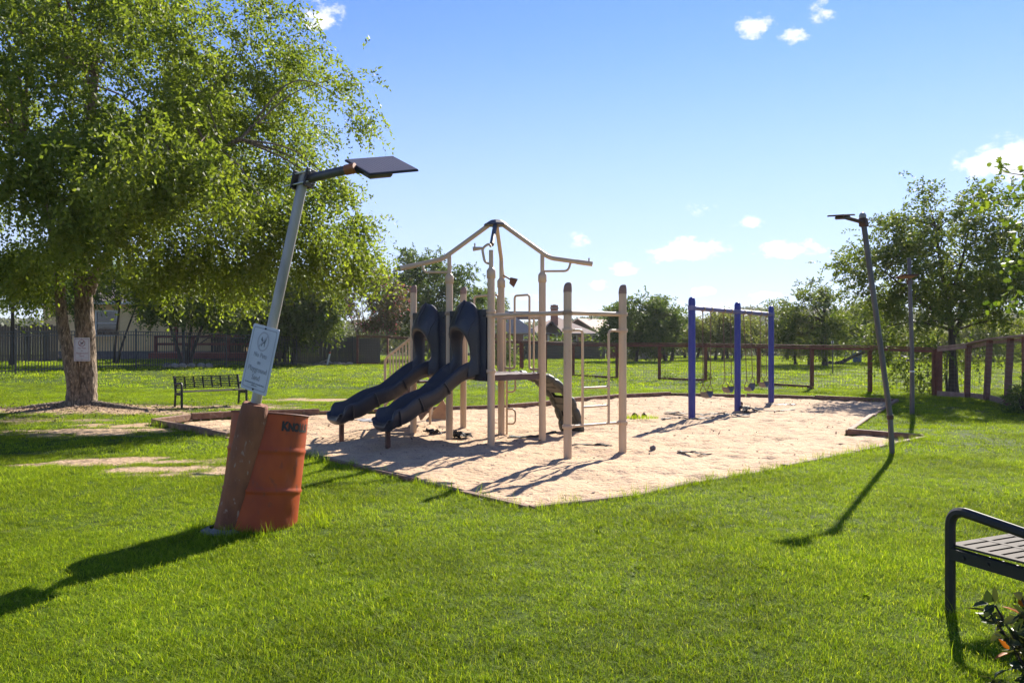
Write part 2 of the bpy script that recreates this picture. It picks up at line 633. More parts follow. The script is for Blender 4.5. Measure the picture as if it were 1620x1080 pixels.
def bare(x, y):
    x, y = np.asarray(x, float), np.asarray(y, float)
    b = np.zeros(x.shape)
    w = fbm(x * 1.9, y * 2.6, 4, 41) * 2.2 + fbm(x * 6, y * 8, 3, 47) * 1.6
    for cx, cy, rx, ry, st in BARE:
        q = np.sqrt(((x - cx) / rx) ** 2 + ((y - cy) / ry) ** 2)
        b = np.maximum(b, st * np.clip(1.9 - 1.15 * q + w, 0, 1))
    return b


def axis(lo, hi, step, grow, far_lo, far_hi):
    a = list(np.arange(lo, hi + 1e-6, step))
    s = step
    while a[-1] < far_hi:
        s *= grow
        a.append(a[-1] + s)
    s = step
    while a[0] > far_lo:
        s *= grow
        a.insert(0, a[0] - s)
    return np.array(a)


def ground_mat():
    m = bpy.data.materials.new('lawn_soil')
    m.use_nodes = True
    nt = m.node_tree
    N, L = nt.nodes, nt.links
    b = N['Principled BSDF']
    b.inputs['Roughness'].default_value = .95
    b.inputs['Specular IOR Level'].default_value = .1
    geo = N.new('ShaderNodeNewGeometry')

    def noise(sc, dt=5):
        n = N.new('ShaderNodeTexNoise')
        n.inputs['Scale'].default_value = sc
        n.inputs['Detail'].default_value = dt
        L.new(geo.outputs['Position'], n.inputs['Vector'])
        return n.outputs[0]

    def mixc(f, a, c):
        mx = N.new('ShaderNodeMix')
        mx.data_type = 'RGBA'
        for key, v in (('Factor', f), ('A', a), ('B', c)):
            if isinstance(v, tuple):
                mx.inputs[key].default_value = (*v, 1)
            else:
                L.new(v, mx.inputs[key])
        return mx.outputs['Result']

    def rmp(v, lo, hi):
        r = N.new('ShaderNodeMapRange')
        r.inputs[1].default_value, r.inputs[2].default_value = lo, hi
        L.new(v, r.inputs[0])
        return r.outputs[0]

    g = mixc(rmp(noise(.5), .35, .65), (.045, .075, .007), (.075, .115, .012))
    g = mixc(rmp(noise(9, 6), .4, .7), g, (.028, .045, .006))
    g = mixc(rmp(noise(3, 6), .62, .8), g, (.15, .15, .05))
    d = mixc(rmp(noise(6, 6), .35, .65), (.46, .335, .22), (.36, .25, .16))
    d = mixc(rmp(noise(26, 4), .55, .66), d, (.17, .11, .07))
    a = N.new('ShaderNodeAttribute')
    a.attribute_name = 'dirt'
    L.new(mixc(rmp(a.outputs['Fac'], .3, .7), g, d), b.inputs['Base Color'])
    bp = N.new('ShaderNodeBump')
    bp.inputs['Strength'].default_value = .8
    bp.inputs['Distance'].default_value = .05
    L.new(noise(18, 6), bp.inputs['Height'])
    L.new(bp.outputs[0], b.inputs['Normal'])
    return m


def build_ground():
    xs = axis(-13, 14, .22, 1.12, -700, 700)
    ys = axis(2, 26, .22, 1.07, -60, 900)
    X, Y = np.meshgrid(xs, ys)
    sd = pit_sd(X, Y)
    Z = lawn_z(X, Y) - 0.16 * sstep(0.02, -0.25, sd)
    V = np.stack([X.ravel(), Y.ravel(), Z.ravel()], 1)
    n, m = X.shape
    I = np.arange(n * m).reshape(n, m)
    F = np.stack([I[:-1, :-1].ravel(), I[:-1, 1:].ravel(), I[1:, 1:].ravel(), I[1:, :-1].ravel()], 1)
    me = np_mesh('ground', V, F, ground_mat(), smooth=True)
    a = me.attributes.new('dirt', 'FLOAT', 'POINT')
    a.data.foreach_set('value', bare(X, Y).ravel().astype(np.float32))
    tag(link('ground', me), 'green lawn ground with bare earth patches around the play pit', kind='structure')


def sand_mat():
    m = bpy.data.materials.new('play_sand')
    m.use_nodes = True
    nt = m.node_tree
    N, L = nt.nodes, nt.links
    b = N['Principled BSDF']
    b.inputs['Roughness'].default_value = .95
    b.inputs['Specular IOR Level'].default_value = .15
    geo = N.new('ShaderNodeNewGeometry')

    def noise(sc, dt=5, vec=None):
        n = N.new('ShaderNodeTexNoise')
        n.inputs['Scale'].default_value = sc
        n.inputs['Detail'].default_value = dt
        L.new(vec or geo.outputs['Position'], n.inputs['Vector'])
        return n.outputs[0]

    def mixc(f, a, c):
        mx = N.new('ShaderNodeMix')
        mx.data_type = 'RGBA'
        for key, v in (('Factor', f), ('A', a), ('B', c)):
            if isinstance(v, tuple):
                mx.inputs[key].default_value = (*v, 1)
            else:
                L.new(v, mx.inputs[key])
        return mx.outputs['Result']

    def rmp(v, lo, hi):
        r = N.new('ShaderNodeMapRange')
        r.inputs[1].default_value, r.inputs[2].default_value = lo, hi
        L.new(v, r.inputs[0])
        return r.outputs[0]

    c = mixc(rmp(noise(.7), .35, .65), (.55, .395, .255), (.48, .335, .21))
    c = mixc(rmp(noise(5, 6), .46, .66), c, (.42, .295, .205))
    c = mixc(rmp(noise(38, 3), .605, .66), c, (.20, .13, .09))
    c = mixc(rmp(noise(85, 2), .64, .69), c, (.10, .07, .055))
    L.new(c, b.inputs['Base Color'])
    bp = N.new('ShaderNodeBump')
    bp.inputs['Strength'].default_value = .9
    bp.inputs['Distance'].default_value = .035
    L.new(noise(16, 7), bp.inputs['Height'])
    L.new(bp.outputs[0], b.inputs['Normal'])
    return m


def build_sand():
    st = 0.045
    xs = np.arange(PIT[:, 0].min(), PIT[:, 0].max() + st, st)
    ys = np.arange(PIT[:, 1].min(), PIT[:, 1].max() + st, st)
    X, Y = np.meshgrid(xs, ys)
    Z = sand_z(X, Y)
    cx, cy = X[:-1, :-1] + st / 2, Y[:-1, :-1] + st / 2
    keep = (pit_sd(cx, cy) < 0.02).ravel()
    n, m = X.shape
    I = np.arange(n * m).reshape(n, m)
    F = np.stack([I[:-1, :-1].ravel(), I[:-1, 1:].ravel(), I[1:, 1:].ravel(), I[1:, :-1].ravel()], 1)[keep]
    used, inv = np.unique(F, return_inverse=True)
    V = np.stack([X.ravel(), Y.ravel(), Z.ravel()], 1)[used]
    me = np_mesh('sand', V, inv.reshape(F.shape), sand_mat(), smooth=True)
    tag(link('sand', me), 'pale footprinted sand filling the play pit', kind='structure')


def build_border():
    t = thing('timber_border', 'low weathered timber edging around the sand pit', 'edging', (0, 0, 0))
    n = len(PIT)
    rr = random.Random(3)
    for i in range(n):
        a, b = Vector((*PIT[i], 0)), Vector((*PIT[(i + 1) % n], 0))
        ln = (b - a).length
        k = max(1, round(ln / 2.4))
        d = (b - a).normalized()
        for j in range(k):
            p, q = a + d * (ln * j / k + .008), a + d * (ln * (j + 1) / k - .008)
            left = sstep(-3.5, -5.5, np.array((p.x + q.x) / 2)) * 0.085
            back = 0.03 if i in range(7, 17) else 0.0
            top = 0.05 + float(left) + back + rr.uniform(-.012, .012)
            if i >= 19 or i < 3:
                top = 0.045 + rr.uniform(-.008, .01) if i != 18 else .1
            if i in (18,):
                top = .08
            z = top - .07
            jx, jy = rr.uniform(-.022, .022), rr.uniform(-.022, .022)
            MB().bar((p.x + jx, p.y + jy, z + rr.uniform(-.014, .014)), (q.x - jx, q.y + jy, z + rr.uniform(-.014, .014)), .10, .14, bev=.012).build('timber', MAT['timber'], t)


# ------------------------------------------------------------------ grass (uncountable: one object, blades instanced from tufts)
def grass_mat():
    m = bpy.data.materials.new('grass_blade')
    m.use_nodes = True
    nt = m.node_tree
    N, L = nt.nodes, nt.links
    N.clear()
    out = N.new('ShaderNodeOutputMaterial')
    b = N.new('ShaderNodeBsdfPrincipled')
    b.inputs['Roughness'].default_value = .5
    b.inputs['Specular IOR Level'].default_value = .05
    at_ = N.new('ShaderNodeAttribute')
    at_.attribute_name = 'r'
    cr = N.new('ShaderNodeValToRGB')
    e = cr.color_ramp.elements
    e[0].color = (.072, .136, .007, 1)
    e[1].color = (.235, .302, .020, 1)
    e[1].position = .95
    x = e.new(.985)
    x.color = (.36, .38, .10, 1)
    L.new(at_.outputs['Fac'], cr.inputs[0])
    geo = N.new('ShaderNodeNewGeometry')
    nz = N.new('ShaderNodeTexNoise')
    nz.inputs['Scale'].default_value = .55
    nz.inputs['Detail'].default_value = 5
    L.new(geo.outputs['Position'], nz.inputs['Vector'])
    oi = N.new('ShaderNodeObjectInfo')
    ad = N.new('ShaderNodeMath')
    ad.operation = 'MULTIPLY_ADD'
    L.new(oi.outputs['Random'], ad.inputs[0])
    ad.inputs[1].default_value = .35
    L.new(nz.outputs[0], ad.inputs[2])
    mr = N.new('ShaderNodeMapRange')
    mr.inputs[1].default_value, mr.inputs[2].default_value = .35, 1.0
    mr.inputs[3].default_value, mr.inputs[4].default_value = .52, 1.6
    L.new(ad.outputs[0], mr.inputs[0])
    mul = N.new('ShaderNodeMix')
    mul.data_type = 'RGBA'
    mul.blend_type = 'MULTIPLY'
    mul.inputs['Factor'].default_value = 1
    L.new(cr.outputs[0], mul.inputs['A'])
    L.new(mr.outputs[0], mul.inputs['B'])
    L.new(mul.outputs['Result'], b.inputs['Base Color'])
    t = N.new('ShaderNodeBsdfTranslucent')
    m2 = N.new('ShaderNodeMix')
    m2.data_type = 'RGBA'
    m2.blend_type = 'MULTIPLY'
    m2.inputs['Factor'].default_value = 1
    L.new(mul.outputs['Result'], m2.inputs['A'])
    m2.inputs['B'].default_value = (1.8, 1.75, .5, 1)
    L.new(m2.outputs['Result'], t.inputs[0])
    mx = N.new('ShaderNodeMixShader')
    mx.inputs[0].default_value = .45
    L.new(b.outputs[0], mx.inputs[1])
    L.new(t.outputs[0], mx.inputs[2])
    L.new(mx.outputs[0], out.inputs[0])
    return m


def tuft(rng, n, rad, h0, h1, w, lean):
    V = np.zeros((n, 6, 3))
    a = rng.uniform(0, 2 * np.pi, n)
    r = rad * np.sqrt(rng.uniform(0, 1, n))
    base = np.stack([r * np.cos(a), r * np.sin(a), np.full(n, -.01)], 1)
    h = rng.uniform(h0, h1, n) * rng.choice([.6, 1, 1, 1.15], n)
    az = rng.uniform(0, 2 * np.pi, n)
    ln = rng.uniform(.1, 1, n) * lean
    dirv = np.stack([np.cos(az), np.sin(az), np.zeros(n)], 1)
    sd = np.stack([-np.sin(az + rng.normal(0, .5, n)), np.cos(az), np.zeros(n)], 1)
    ww = w * rng.uniform(.6, 1.3, n)
    for k, (t, wk) in enumerate([(0, 1.0), (.55, .8), (1.0, .12)]):
        c = base + dirv * (ln * h * t ** 1.8)[:, None] + np.array([0, 0, 1]) * (h * (t - .18 * ln * t * t))[:, None]
        V[:, 2 * k] = c - sd * (ww * wk / 2)[:, None]
        V[:, 2 * k + 1] = c + sd * (ww * wk / 2)[:, None]
    o = (np.arange(n) * 6)[:, None, None]
    F = (np.array([[0, 1, 3, 2], [2, 3, 5, 4]])[None] + o).reshape(-1, 4)
    return V.reshape(-1, 3), F, np.repeat(rng.uniform(0, 1, n), 2)


def build_grass():
    rng = np.random.default_rng(77)
    kinds = []
    for k in range(5):
        kinds.append(tuft(rng, 44, .085, .024, .056, .0030, 1.6))       # near
    for k in range(3):
        kinds.append(tuft(rng, 60, .17, .028, .056, .006, 1.2))          # middle
    for k in range(2):
        kinds.append(tuft(rng, 60, .42, .035, .070, .02, .9))            # far
    kinds.append(tuft(rng, 16, .05, .09, .17, .0045, .9))                # long tufts along the edging
    kinds.append(tuft(rng, 5, .06, .08, .13, .0042, 1.3))                # stray long stems
    kinds.append(tuft(rng, 12, .02, .030, .055, .022, 2.2))              # broad-leaved weeds
    P, G, S = [], [], []

    def scatter(n, y0, y1, pool, smin, smax, margin=.84, sdmin=.04):
        y = np.sqrt(rng.uniform(y0 * y0, y1 * y1, n))
        x = rng.uniform(-1, 1, n) * (y * margin + .8)
        keep = pit_sd(x, y) > sdmin
        keep &= rng.uniform(0, 1, n) > bare(x, y) * 1.15
        x, y = x[keep], y[keep]
        g = rng.choice(pool, len(x))
        add(x, y, g, rng.uniform(smin, smax, len(x)))

    def add(x, y, g, s):
        # patches of taller and shorter growth
        s = s * (1 + .8 * fbm(x * .9, y * .9, 4, 91))
        P.append(np.stack([x, y, lawn_z(x, y)], 1))
        G.append(g)
        S.append(s)

    N1 = [0, 1, 2, 3, 4]
    scatter(26000, 2.6, 6.5, N1, .55, 1.0)
    scatter(28000, 6.5, 11, N1, .65, 1.1)
    scatter(27000, 11, 26, [5, 6, 7], .65, 1.05)
    scatter(23000, 26, 75, [8, 9], .7, 1.1)
    scatter(320, 3, 12, [11], .6, 1.3)
    scatter(900, 3, 16, [12], .5, 1.3)
    # long grass leaning over the edging and round the feet of posts
    n = len(PIT)
    for i in list(range(0, 4)) + list(range(19, n)):
        a, b = PIT[i], PIT[(i + 1) % n]
        ln = np.hypot(*(b - a))
        c = int(ln * 30)
        t = rng.uniform(0, 1, c)
        nrm = np.array([b[1] - a[1], -(b[0] - a[0])]) / ln
        q = a + (b - a) * t[:, None]
        if pit_sd(np.array([q[0][0] + nrm[0] * .1]), np.array([q[0][1] + nrm[1] * .1]))[0] < 0:
            nrm = -nrm
        q = q + nrm * rng.uniform(-.03, .17, c)[:, None]
        kk = rng.uniform(0, 1, c) < np.clip(.55 + 2.0 * fbm(q[:, 0] * 1.4, q[:, 1] * 1.4, 3, 5), .08, 1)
        q = q[kk]
        add(q[:, 0], q[:, 1], np.full(len(q), 10), rng.uniform(.4, 1.0, len(q)))
    for cx, cy, rad, c in [(-2.38, 6.55, .24, 45), (-2.05, 6.75, .38, 45), (2.53, 4.57, .12, 14), (-.9, 31, .3, 0), (5.34, 11.1, .1, 10), (8.81, 17.4, .12, 8)]:
        a = rng.uniform(0, 2 * np.pi, c)
        r = rad * rng.uniform(.9, 1.25, c)
        add(cx + r * np.cos(a), cy + r * np.sin(a), np.full(c, 10), rng.uniform(.5, 1.0, c))
    P, G, S = np.concatenate(P), np.concatenate(G), np.concatenate(S)
    R = np.zeros_like(P)
    R[:, 0] = rng.normal(0, .10, len(P))
    R[:, 1] = rng.normal(0, .10, len(P))
    R[:, 2] = rng.uniform(0, 2 * np.pi, len(P))
    S3 = np.stack([S ** .5 * rng.uniform(.9, 1.1, len(S))] * 2 + [S], 1)
    V = [k[0] for k in kinds]
    F, fr, off, gid = [], [], 0, []
    for k, (v, f, r) in enumerate(kinds):
        F.append(f + off)
        fr.append(r)
        off += len(v)
        gid.append(np.full(len(v), k))
    nt_ = off
    me = np_mesh('grass', np.concatenate(V + [P]), np.concatenate(F), grass_mat(), face_attr=np.concatenate(fr))
    a = me.attributes.new('gid', 'INT', 'POINT')
    a.data.foreach_set('value', np.concatenate(gid + [G + 100]).astype(np.int32))
    a = me.attributes.new('rot', 'FLOAT_VECTOR', 'POINT')
    a.data.foreach_set('vector', np.concatenate([np.zeros((nt_, 3)), R]).astype(np.float32).ravel())
    a = me.attributes.new('scl', 'FLOAT_VECTOR', 'POINT')
    a.data.foreach_set('vector', np.concatenate([np.zeros((nt_, 3)), S3]).astype(np.float32).ravel())
    o = link('grass', me)
    tag(o, 'short green grass covering the lawn', 'grass', kind='stuff')
    ng = bpy.data.node_groups.new('grass_tufts', 'GeometryNodeTree')
    ng.interface.new_socket('Geometry', in_out='INPUT', socket_type='NodeSocketGeometry')
    ng.interface.new_socket('Geometry', in_out='OUTPUT', socket_type='NodeSocketGeometry')
    N, L = ng.nodes, ng.links
    gi, go = N.new('NodeGroupInput'), N.new('NodeGroupOutput')
    join = N.new('GeometryNodeJoinGeometry')

    def attr(nm, ty):
        n_ = N.new('GeometryNodeInputNamedAttribute')
        n_.data_type = ty
        n_.inputs['Name'].default_value = nm
        return n_.outputs['Attribute']

    ga, ra, sa = attr('gid', 'INT'), attr('rot', 'FLOAT_VECTOR'), attr('scl', 'FLOAT_VECTOR')

    def sel(v):
        c = N.new('FunctionNodeCompare')
        c.data_type = 'INT'
        c.operation = 'EQUAL'
        ia = [i for i in c.inputs if i.identifier in ('A_INT', 'B_INT')]
        L.new(ga, ia[0])
        ia[1].default_value = v
        s = N.new('GeometryNodeSeparateGeometry')
        s.domain = 'POINT'
        L.new(gi.outputs[0], s.inputs[0])
        L.new(c.outputs[0], s.inputs[1])
        return s.outputs[0]

    for k in range(len(kinds)):
        ip = N.new('GeometryNodeInstanceOnPoints')
        L.new(sel(100 + k), ip.inputs['Points'])
        L.new(sel(k), ip.inputs['Instance'])
        L.new(ra, ip.inputs['Rotation'])
        L.new(sa, ip.inputs['Scale'])
        L.new(ip.outputs[0], join.inputs[0])
    L.new(join.outputs[0], go.inputs[0])
    md = o.modifiers.new('tufts', 'NODES')
    md.node_group = ng


build_ground()
build_sand()
build_border()
build_grass()


# ------------------------------------------------------------------ play structure
def ring(mb, p, r, h, seg=14):
    mb.lathe([(r, -h / 2), (r * 1.02, -h / 2), (r * 1.02, h / 2), (r, h / 2)], p, seg=seg, smooth=False)


def build_playset():
    P711, P777, P793, P858 = Vector((-1.04, 13.12, 0)), Vector((-.325, 12.29, 0)), Vector((-.188, 13.81, 0)), Vector((.498, 12.96, 0))
    P654, P733 = Vector((-1.745, 13.99, 0)), Vector((-.906, 14.70, 0))
    P898, P985 = Vector((.778, 11.05, 0)), Vector((1.628, 11.63, 0))
    UA = (P777 - P654).normalized()             # along the slide side
    UB = (P858 - P777).normalized()             # from the slide side to the far side
    UZ = Vector((0, 0, 1))
    DK = 1.08                                    # deck top
    t = thing('play_structure', 'beige metal playset with two navy slides and a bare roof frame, standing in the sand', 'playset', ((P711 + P858) / 2)[:])
    R = .058

    def clamp(parent, p, z, toward):
        d = (Vector(toward) - Vector(p))
        d.z = 0
        d.normalize()
        q = Vector((p[0], p[1], z))
        m = MB()
        m.lathe([(R + .014, -.026), (R + .018, -.02), (R + .018, .02), (R + .014, .026)], q, seg=16)
        s_ = d.cross(UZ)
        m.box(q + d * (R + .035), (.06, .05, .044), d, s_, UZ, bev=.006)
        for e in (-1, 1):
            m.tube([q + d * (R + .03) + s_ * e * .024, q + d * (R + .03) + s_ * e * .032], .009, 6)
        return m.build('clamp', MAT['beige'], parent)

    def post(p, top, cap=None, lean=(0, 0)):
        m = MB()
        q = Vector((p.x + lean[0], p.y + lean[1], top))
        m.tube([Vector((p.x, p.y, -.35)), q], R, 20)
        o = m.build('post', MAT['beige'], t)
        if cap == 'plug':
            c = MB()
            rows = []
            for k in range(7):
                a = k / 6
                rr_ = R * 1.06 * math.cos(a * 1.30) ** .6
                off = Vector((.018, 0, 0)) * a * a
                rows.append([q + off + Vector((rr_ * math.cos(b), rr_ * math.sin(b), .135 * math.sin(a * 1.45))) for b in [2 * math.pi * i / 16 for i in range(16)]])
            c.grid(rows, closed=True)
            c.add(rows[-1], [tuple(range(16))])
            c.build('post_cap', MAT['brown_cap'], o)
        if cap == 'sleeve':
            c = MB()
            c.lathe([(R + .004, -.12), (R + .012, -.115), (R + .012, 0), (R * .8, .035), (R * .55, .05)], q, seg=20)
            c.build('sleeve', MAT['beige'], o)
        return o

    post(P654, 2.46, 'plug')
    post(P733, 2.48, 'plug')
    post(P898, 2.29, 'plug')
    post(P985, 2.30, 'plug')
    roofposts = {'l': (P711, 2.68), 'f': (P777, 2.70), 'b': (P793, 2.66), 'r': (P858, 2.69)}
    for p, z in roofposts.values():
        post(p, z, 'sleeve')

    # decks
    def deck(a, b, c, d):
        m = MB()
        ctr = (a + b + c + d) / 4
        w, l = (b - a).length - .02, (d - a).length - .02
        m.box(ctr + UZ * (DK - .012), (w, l, .024), UA, UB, UZ, bev=.004)
        for e in (-1, 1):
            m.box(ctr + UB * e * (l / 2 - .02) + UZ * (DK - .06), (w - .01, .036, .072), UA, UB, UZ)
            m.box(ctr + UA * e * (w / 2 - .02) + UZ * (DK - .06), (.036, l - .09, .072), UA, UB, UZ)
        return m.build('deck', MAT['deck'], t)

    deck(P711, P777, P858, P793)
    deck(P654, P711, P793, P733)

    # slides with their hoods
    OUT = -UB

    def slide(a, b, length, side_shift, foot_z):
        mid = (a + b) / 2
        dirv = (OUT * 1.0 + (-UA) * side_shift).normalized()
        side = Vector((dirv.y, -dirv.x, 0))     # to the slider's right
        if side.dot(UA) < 0: side = -side
        prof = [(0, 0), (.06, -.005), (.16, -.06), (.30, -.20), (.42, -.345), (.52, -.43), (.62, -.50), (.72, -.585), (.82, -.66), (.90, -.69), (.97, -.70), (1.0, -.695)]
        sc = (DK - .02 - foot_z) / .70
        path = rnd_path([mid + dirv * (length * s_) + UZ * (DK - .015 + z * sc) for s_, z in prof], 4)
        n = len(path)
        rows_t, rows_b = [], []
        sec0 = [(-1, 1.0), (-.96, 1.06), (-.89, 1.03), (-.84, .86), (-.78, .45), (-.68, .12), (-.45, .01), (0, -.01), (.45, .01), (.68, .12), (.78, .45), (.84, .86), (.89, 1.03), (.96, 1.06), (1, 1.0)]
        for i, p in enumerate(path):
            s_ = i / (n - 1)
            tg = (path[min(i + 1, n - 1)] - path[max(i - 1, 0)]).normalized()
            nr = side.cross(tg)
            if nr.z < 0: nr = -nr
            hw = .258 + .010 * math.sin(s_ * 9) + .055 * float(sstep(.70, .93, s_)) - .02 * float(sstep(.96, 1.0, s_))
            wall = .20 + .022 * math.sin(s_ * 12.5 + .6) - .05 * (1 - float(sstep(0, .12, s_))) + .03 * float(sstep(.68, .82, s_)) - .165 * float(sstep(.84, 1.0, s_))
            rows_t.append([p + side * u * hw + nr * w * wall for u, w in sec0])
            sk = .050 + .012 * math.sin(s_ * 21) + .045 * float(sstep(.75, .92, s_))
            rows_b.append([p + side * u2 * hw + nr * w2 for u2, w2 in
                           [(-1.0, wall), (-1.04, wall * .9), (-1.05, wall * .6), (-.97, wall * .25), (-.86, -sk * .6), (-.6, -sk), (0, -sk * 1.1), (.6, -sk), (.86, -sk * .6), (.97, wall * .25), (1.05, wall * .6), (1.04, wall * .9), (1.0, wall)]])
        # rolled lip at the exit
        e = path[-1]
        tgt = (path[-1] - path[-2]).normalized()
        last = list(rows_t[-1])
        for th in (25, 50, 75, 95):
            a_ = math.radians(th)
            rows_t.append([p + tgt * (.06 * math.sin(a_)) - UZ * (.06 * (1 - math.cos(a_))) for p in last])
        m = MB()
        m.grid(rows_t)
        m.grid([list(reversed(r)) for r in rows_b])
        m.grid([[rows_t[-1][j] for j in range(15)], [rows_b[-1][min(12, round(j * 12 / 14))] for j in range(15)]])
        o = m.build('slide', MAT['navy'], t)
        # ribs under the bed
        for s_ in (.30, .55, .80):
            i = int(s_ * (n - 1))
            r = MB()
            rib = [rows_b[i][j] + (rows_b[i][j] - path[i]).normalized() * .018 for j in range(1, 12)]
            r.tube(rib, .014, 6)
            r.build('rib', MAT['navy'], o)
        lp = path[int(.885 * (n - 1))]
        lg = MB()
        lg.box((lp.x, lp.y, lp.z / 2 - .17), (.065, .055, lp.z + .22), dirv, side, UZ)
        lg.build('slide_leg', MAT['rust'], t)

        # hood: panel with an arched opening and a peaked cowl
        W = (b - a).length / 2 - .062
        na = 21

        def arch(hw, z0, zs, zt, off, pw=1.0):
            out = []
            for i in range(na):
                u = i / (na - 1)
                if u < .25:
                    q = (-hw, z0 + (zs - z0) * u / .25)
                elif u > .75:
                    q = (hw, z0 + (zs - z0) * (1 - u) / .25)
                else:
                    th = math.pi * (1 - (u - .25) / .5)
                    q = (hw * math.cos(th), zs + (zt - zs) * math.sin(th) ** pw)
                out.append(mid + UA * q[0] + OUT * off + UZ * q[1])
            return out

        def rect(off):
            out = []
            for i in range(na):
                u = i / (na - 1)
                z0, zt = DK - .10, 2.10
                if u < .35:
                    q = (-W, z0 + (zt - z0) * u / .35)
                elif u > .65:
                    q = (W, z0 + (zt - z0) * (1 - u) / .35)
                else:
                    q = (-W + 2 * W * (u - .35) / .3, zt)
                out.append(mid + UA * q[0] + OUT * off + UZ * q[1])
            return out

        f, bk = .045, -.02
        inner_f = arch(.20, DK - .10, 1.52, 1.80, f)
        inner_b = arch(.22, DK - .10, 1.52, 1.82, bk)
        h = MB()
        h.grid([rect(f), inner_f], smooth=False)
        h.grid([inner_b, rect(bk)], smooth=False)
        h.grid([rect(bk), rect(f)], smooth=False)
        h.grid([inner_f, inner_b], smooth=False)
        ho = h.build('hood_panel', MAT['navy'], t)
        c = MB()
        rows = [arch(.33, DK + .0, 1.80, 2.24, f - .01, .72), arch(.325, DK, 1.78, 2.25, f + .05, .72), arch(.305, DK, 1.72, 2.20, .13, .75), arch(.285, DK - .02, 1.64, 2.08, .20, .8),
                arch(.270, DK - .03, 1.58, 1.95, .255, .85), arch(.262, DK - .04, 1.54, 1.87, .285, .9), arch(.25, DK - .04, 1.53, 1.83, .30, .95), arch(.232, DK - .04, 1.52, 1.80, .295, 1.0),
                arch(.215, DK - .04, 1.51, 1.785, .27, 1.0), arch(.20, DK - .05, 1.52, 1.79, f - .01, 1.0)]
        # the cowl is cut back towards its foot
        for k, rw in enumerate(rows):
            for i, v in enumerate(rw):
                zz = (v.z - DK) / .75
                if zz < 1:
                    back = (1 - max(zz, 0)) ** 1.0
                    cur = (v - mid).dot(OUT)
                    v -= OUT * max(cur - .06, 0) * .62 * (math.sin(min(1, back * 1.35) * math.pi / 2) if zz > .22 else .55)
        c.grid(rows)
        co = c.build('cowl', MAT['navy'], ho)
        # raised ridge over the peak
        rd = MB()
        rdp = [rows[k][na // 2] + UZ * .003 for k in range(1, 6)]
        rd.tube(rdp, [.02, .028, .026, .02, .01], 8)
        for e in (-1, 1):
            rd.tube([rows[k][na // 2 + e * 4] + UZ * .002 for k in range(1, 6)], [.006, .011, .011, .011, .006], 6)
        rd.build('ridge', MAT['navy'], co)
        for zz in (DK - .06, 2.0):
            for e in (-1, 1):
                bt = MB()
                q = mid + UA * e * (W - .05) + OUT * (f + .002) + UZ * zz
                bt.tube([q, q + OUT * .012], .016, 8)
                bt.build('bolt', MAT['black'], ho)
        clamp(t, a, 2.06, b)
        clamp(t, b, 2.06, a)
        clamp(t, b, DK + .06, a)

    slide(P711, P777, 1.52, .10, .36)
    slide(P654, P711, 1.70, .12, .38)

    # roof frame: four bent tubes from the peak over the deck posts
    ctr = (P711 + P777 + P793 + P858) / 4
    peak = Vector((ctr.x, ctr.y, 3.55))
    hub = MB()
    hub.lathe([(.012, .075), (.10, .055), (.19, .0), (.205, -.03), (.17, -.035)], peak + Vector((0, 0, -.01)), seg=8, smooth=False)
    hub.build('roof_hub', MAT['dullpole'], t)
    for key, (p, z) in roofposts.items():
        d = (p - ctr)
        d.z = 0
        dl = d.length
        d.normalize()
        over = Vector((p.x, p.y, 3.02))
        rs = MB()
        rs.tube([Vector((p.x, p.y, z)), over], .034, 12)
        rs.build('riser', MAT['beige'], t)
        if key in 'lr':
            pts = fillet([peak + d * .12 - UZ * .03, over + UZ * .03, over + d * .13 - UZ * .055, over + d * .82 - UZ * (.20 if key == 'l' else .16)], .12, 6)
            ar = MB()
            ar.tube(pts, .037, 14)
            o = ar.build('roof_arm', MAT['beige'], t)
            e = MB()
            q = pts[-1]
            dd = (pts[-1] - pts[-2]).normalized()
            e.tube([q - dd * .26, q], .0415, 14)
            if key == 'r':
                e.tube([q - dd * .06, q - dd * .06 + UZ * .09], .012, 8)
            e.build('end_sleeve', MAT['beige'], o)
            br = MB()
            h = Vector((p.x, p.y, 2.75))
            br.tube(fillet([h, h + d * .42, h + d * .46 + UZ * .13], .07, 6), .019, 10)
            br.build('brace', MAT['beige'], o)
        elif key == 'f':
            # the front arm has broken off short
            ar = MB()
            ar.tube([peak + d * .10 - UZ * .03, over + UZ * .10 - d * .10], .037, 14)
            ar.build('roof_arm', MAT['dullpole'], t)
            br = MB()
            h = Vector((p.x, p.y, 2.80))
            sd = -UA * .5 + OUT * .5
            br.tube(fillet([h, h + sd * .14 + UZ * .03, h + sd * .20 + UZ * .25, h + sd * .05 + UZ * .32, over + UZ * .05], .06, 5), .02, 10)
            br.tube([h + sd * .40 + UZ * .24, h + sd * .20 + UZ * .25], [.035, .022], 12)
            br.tube([h + sd * .36 + UZ * .26, h + sd * .36 + UZ * .33], .011, 8)
            br.build('brace', MAT['beige'], t)
        else:
            ar = MB()
            ar.tube(fillet([peak + d * .10 - UZ * .03, over + UZ * .02, over + d * .05 - UZ * .14, over + d * .30 - UZ * .28], .1, 6), .034, 14)
            o = ar.build('roof_arm', MAT['orangetape'] if False else MAT['beige'], t)
            fl = MB()
            q = over + Vector((.16, .1, -.30))
            fl.add([q, q + Vector((.13, 0, -.03)), q + Vector((.06, .03, -.17)), q + Vector((-.02, .01, -.10)), q + Vector((0, .006, .01)), q + Vector((.13, .006, -.02)), q + Vector((.06, .036, -.16)), q + Vector((-.02, .016, -.09))],
                   [(0, 1, 2, 3), (7, 6, 5, 4), (0, 4, 5, 1), (1, 5, 6, 2), (2, 6, 7, 3), (3, 7, 4, 0)])
            fl.tube([over + Vector((.03, 0, -.26)), q + Vector((0, 0, -.03))], .015, 6)
            fl.build('torn_bracket', MAT['rust'], o)

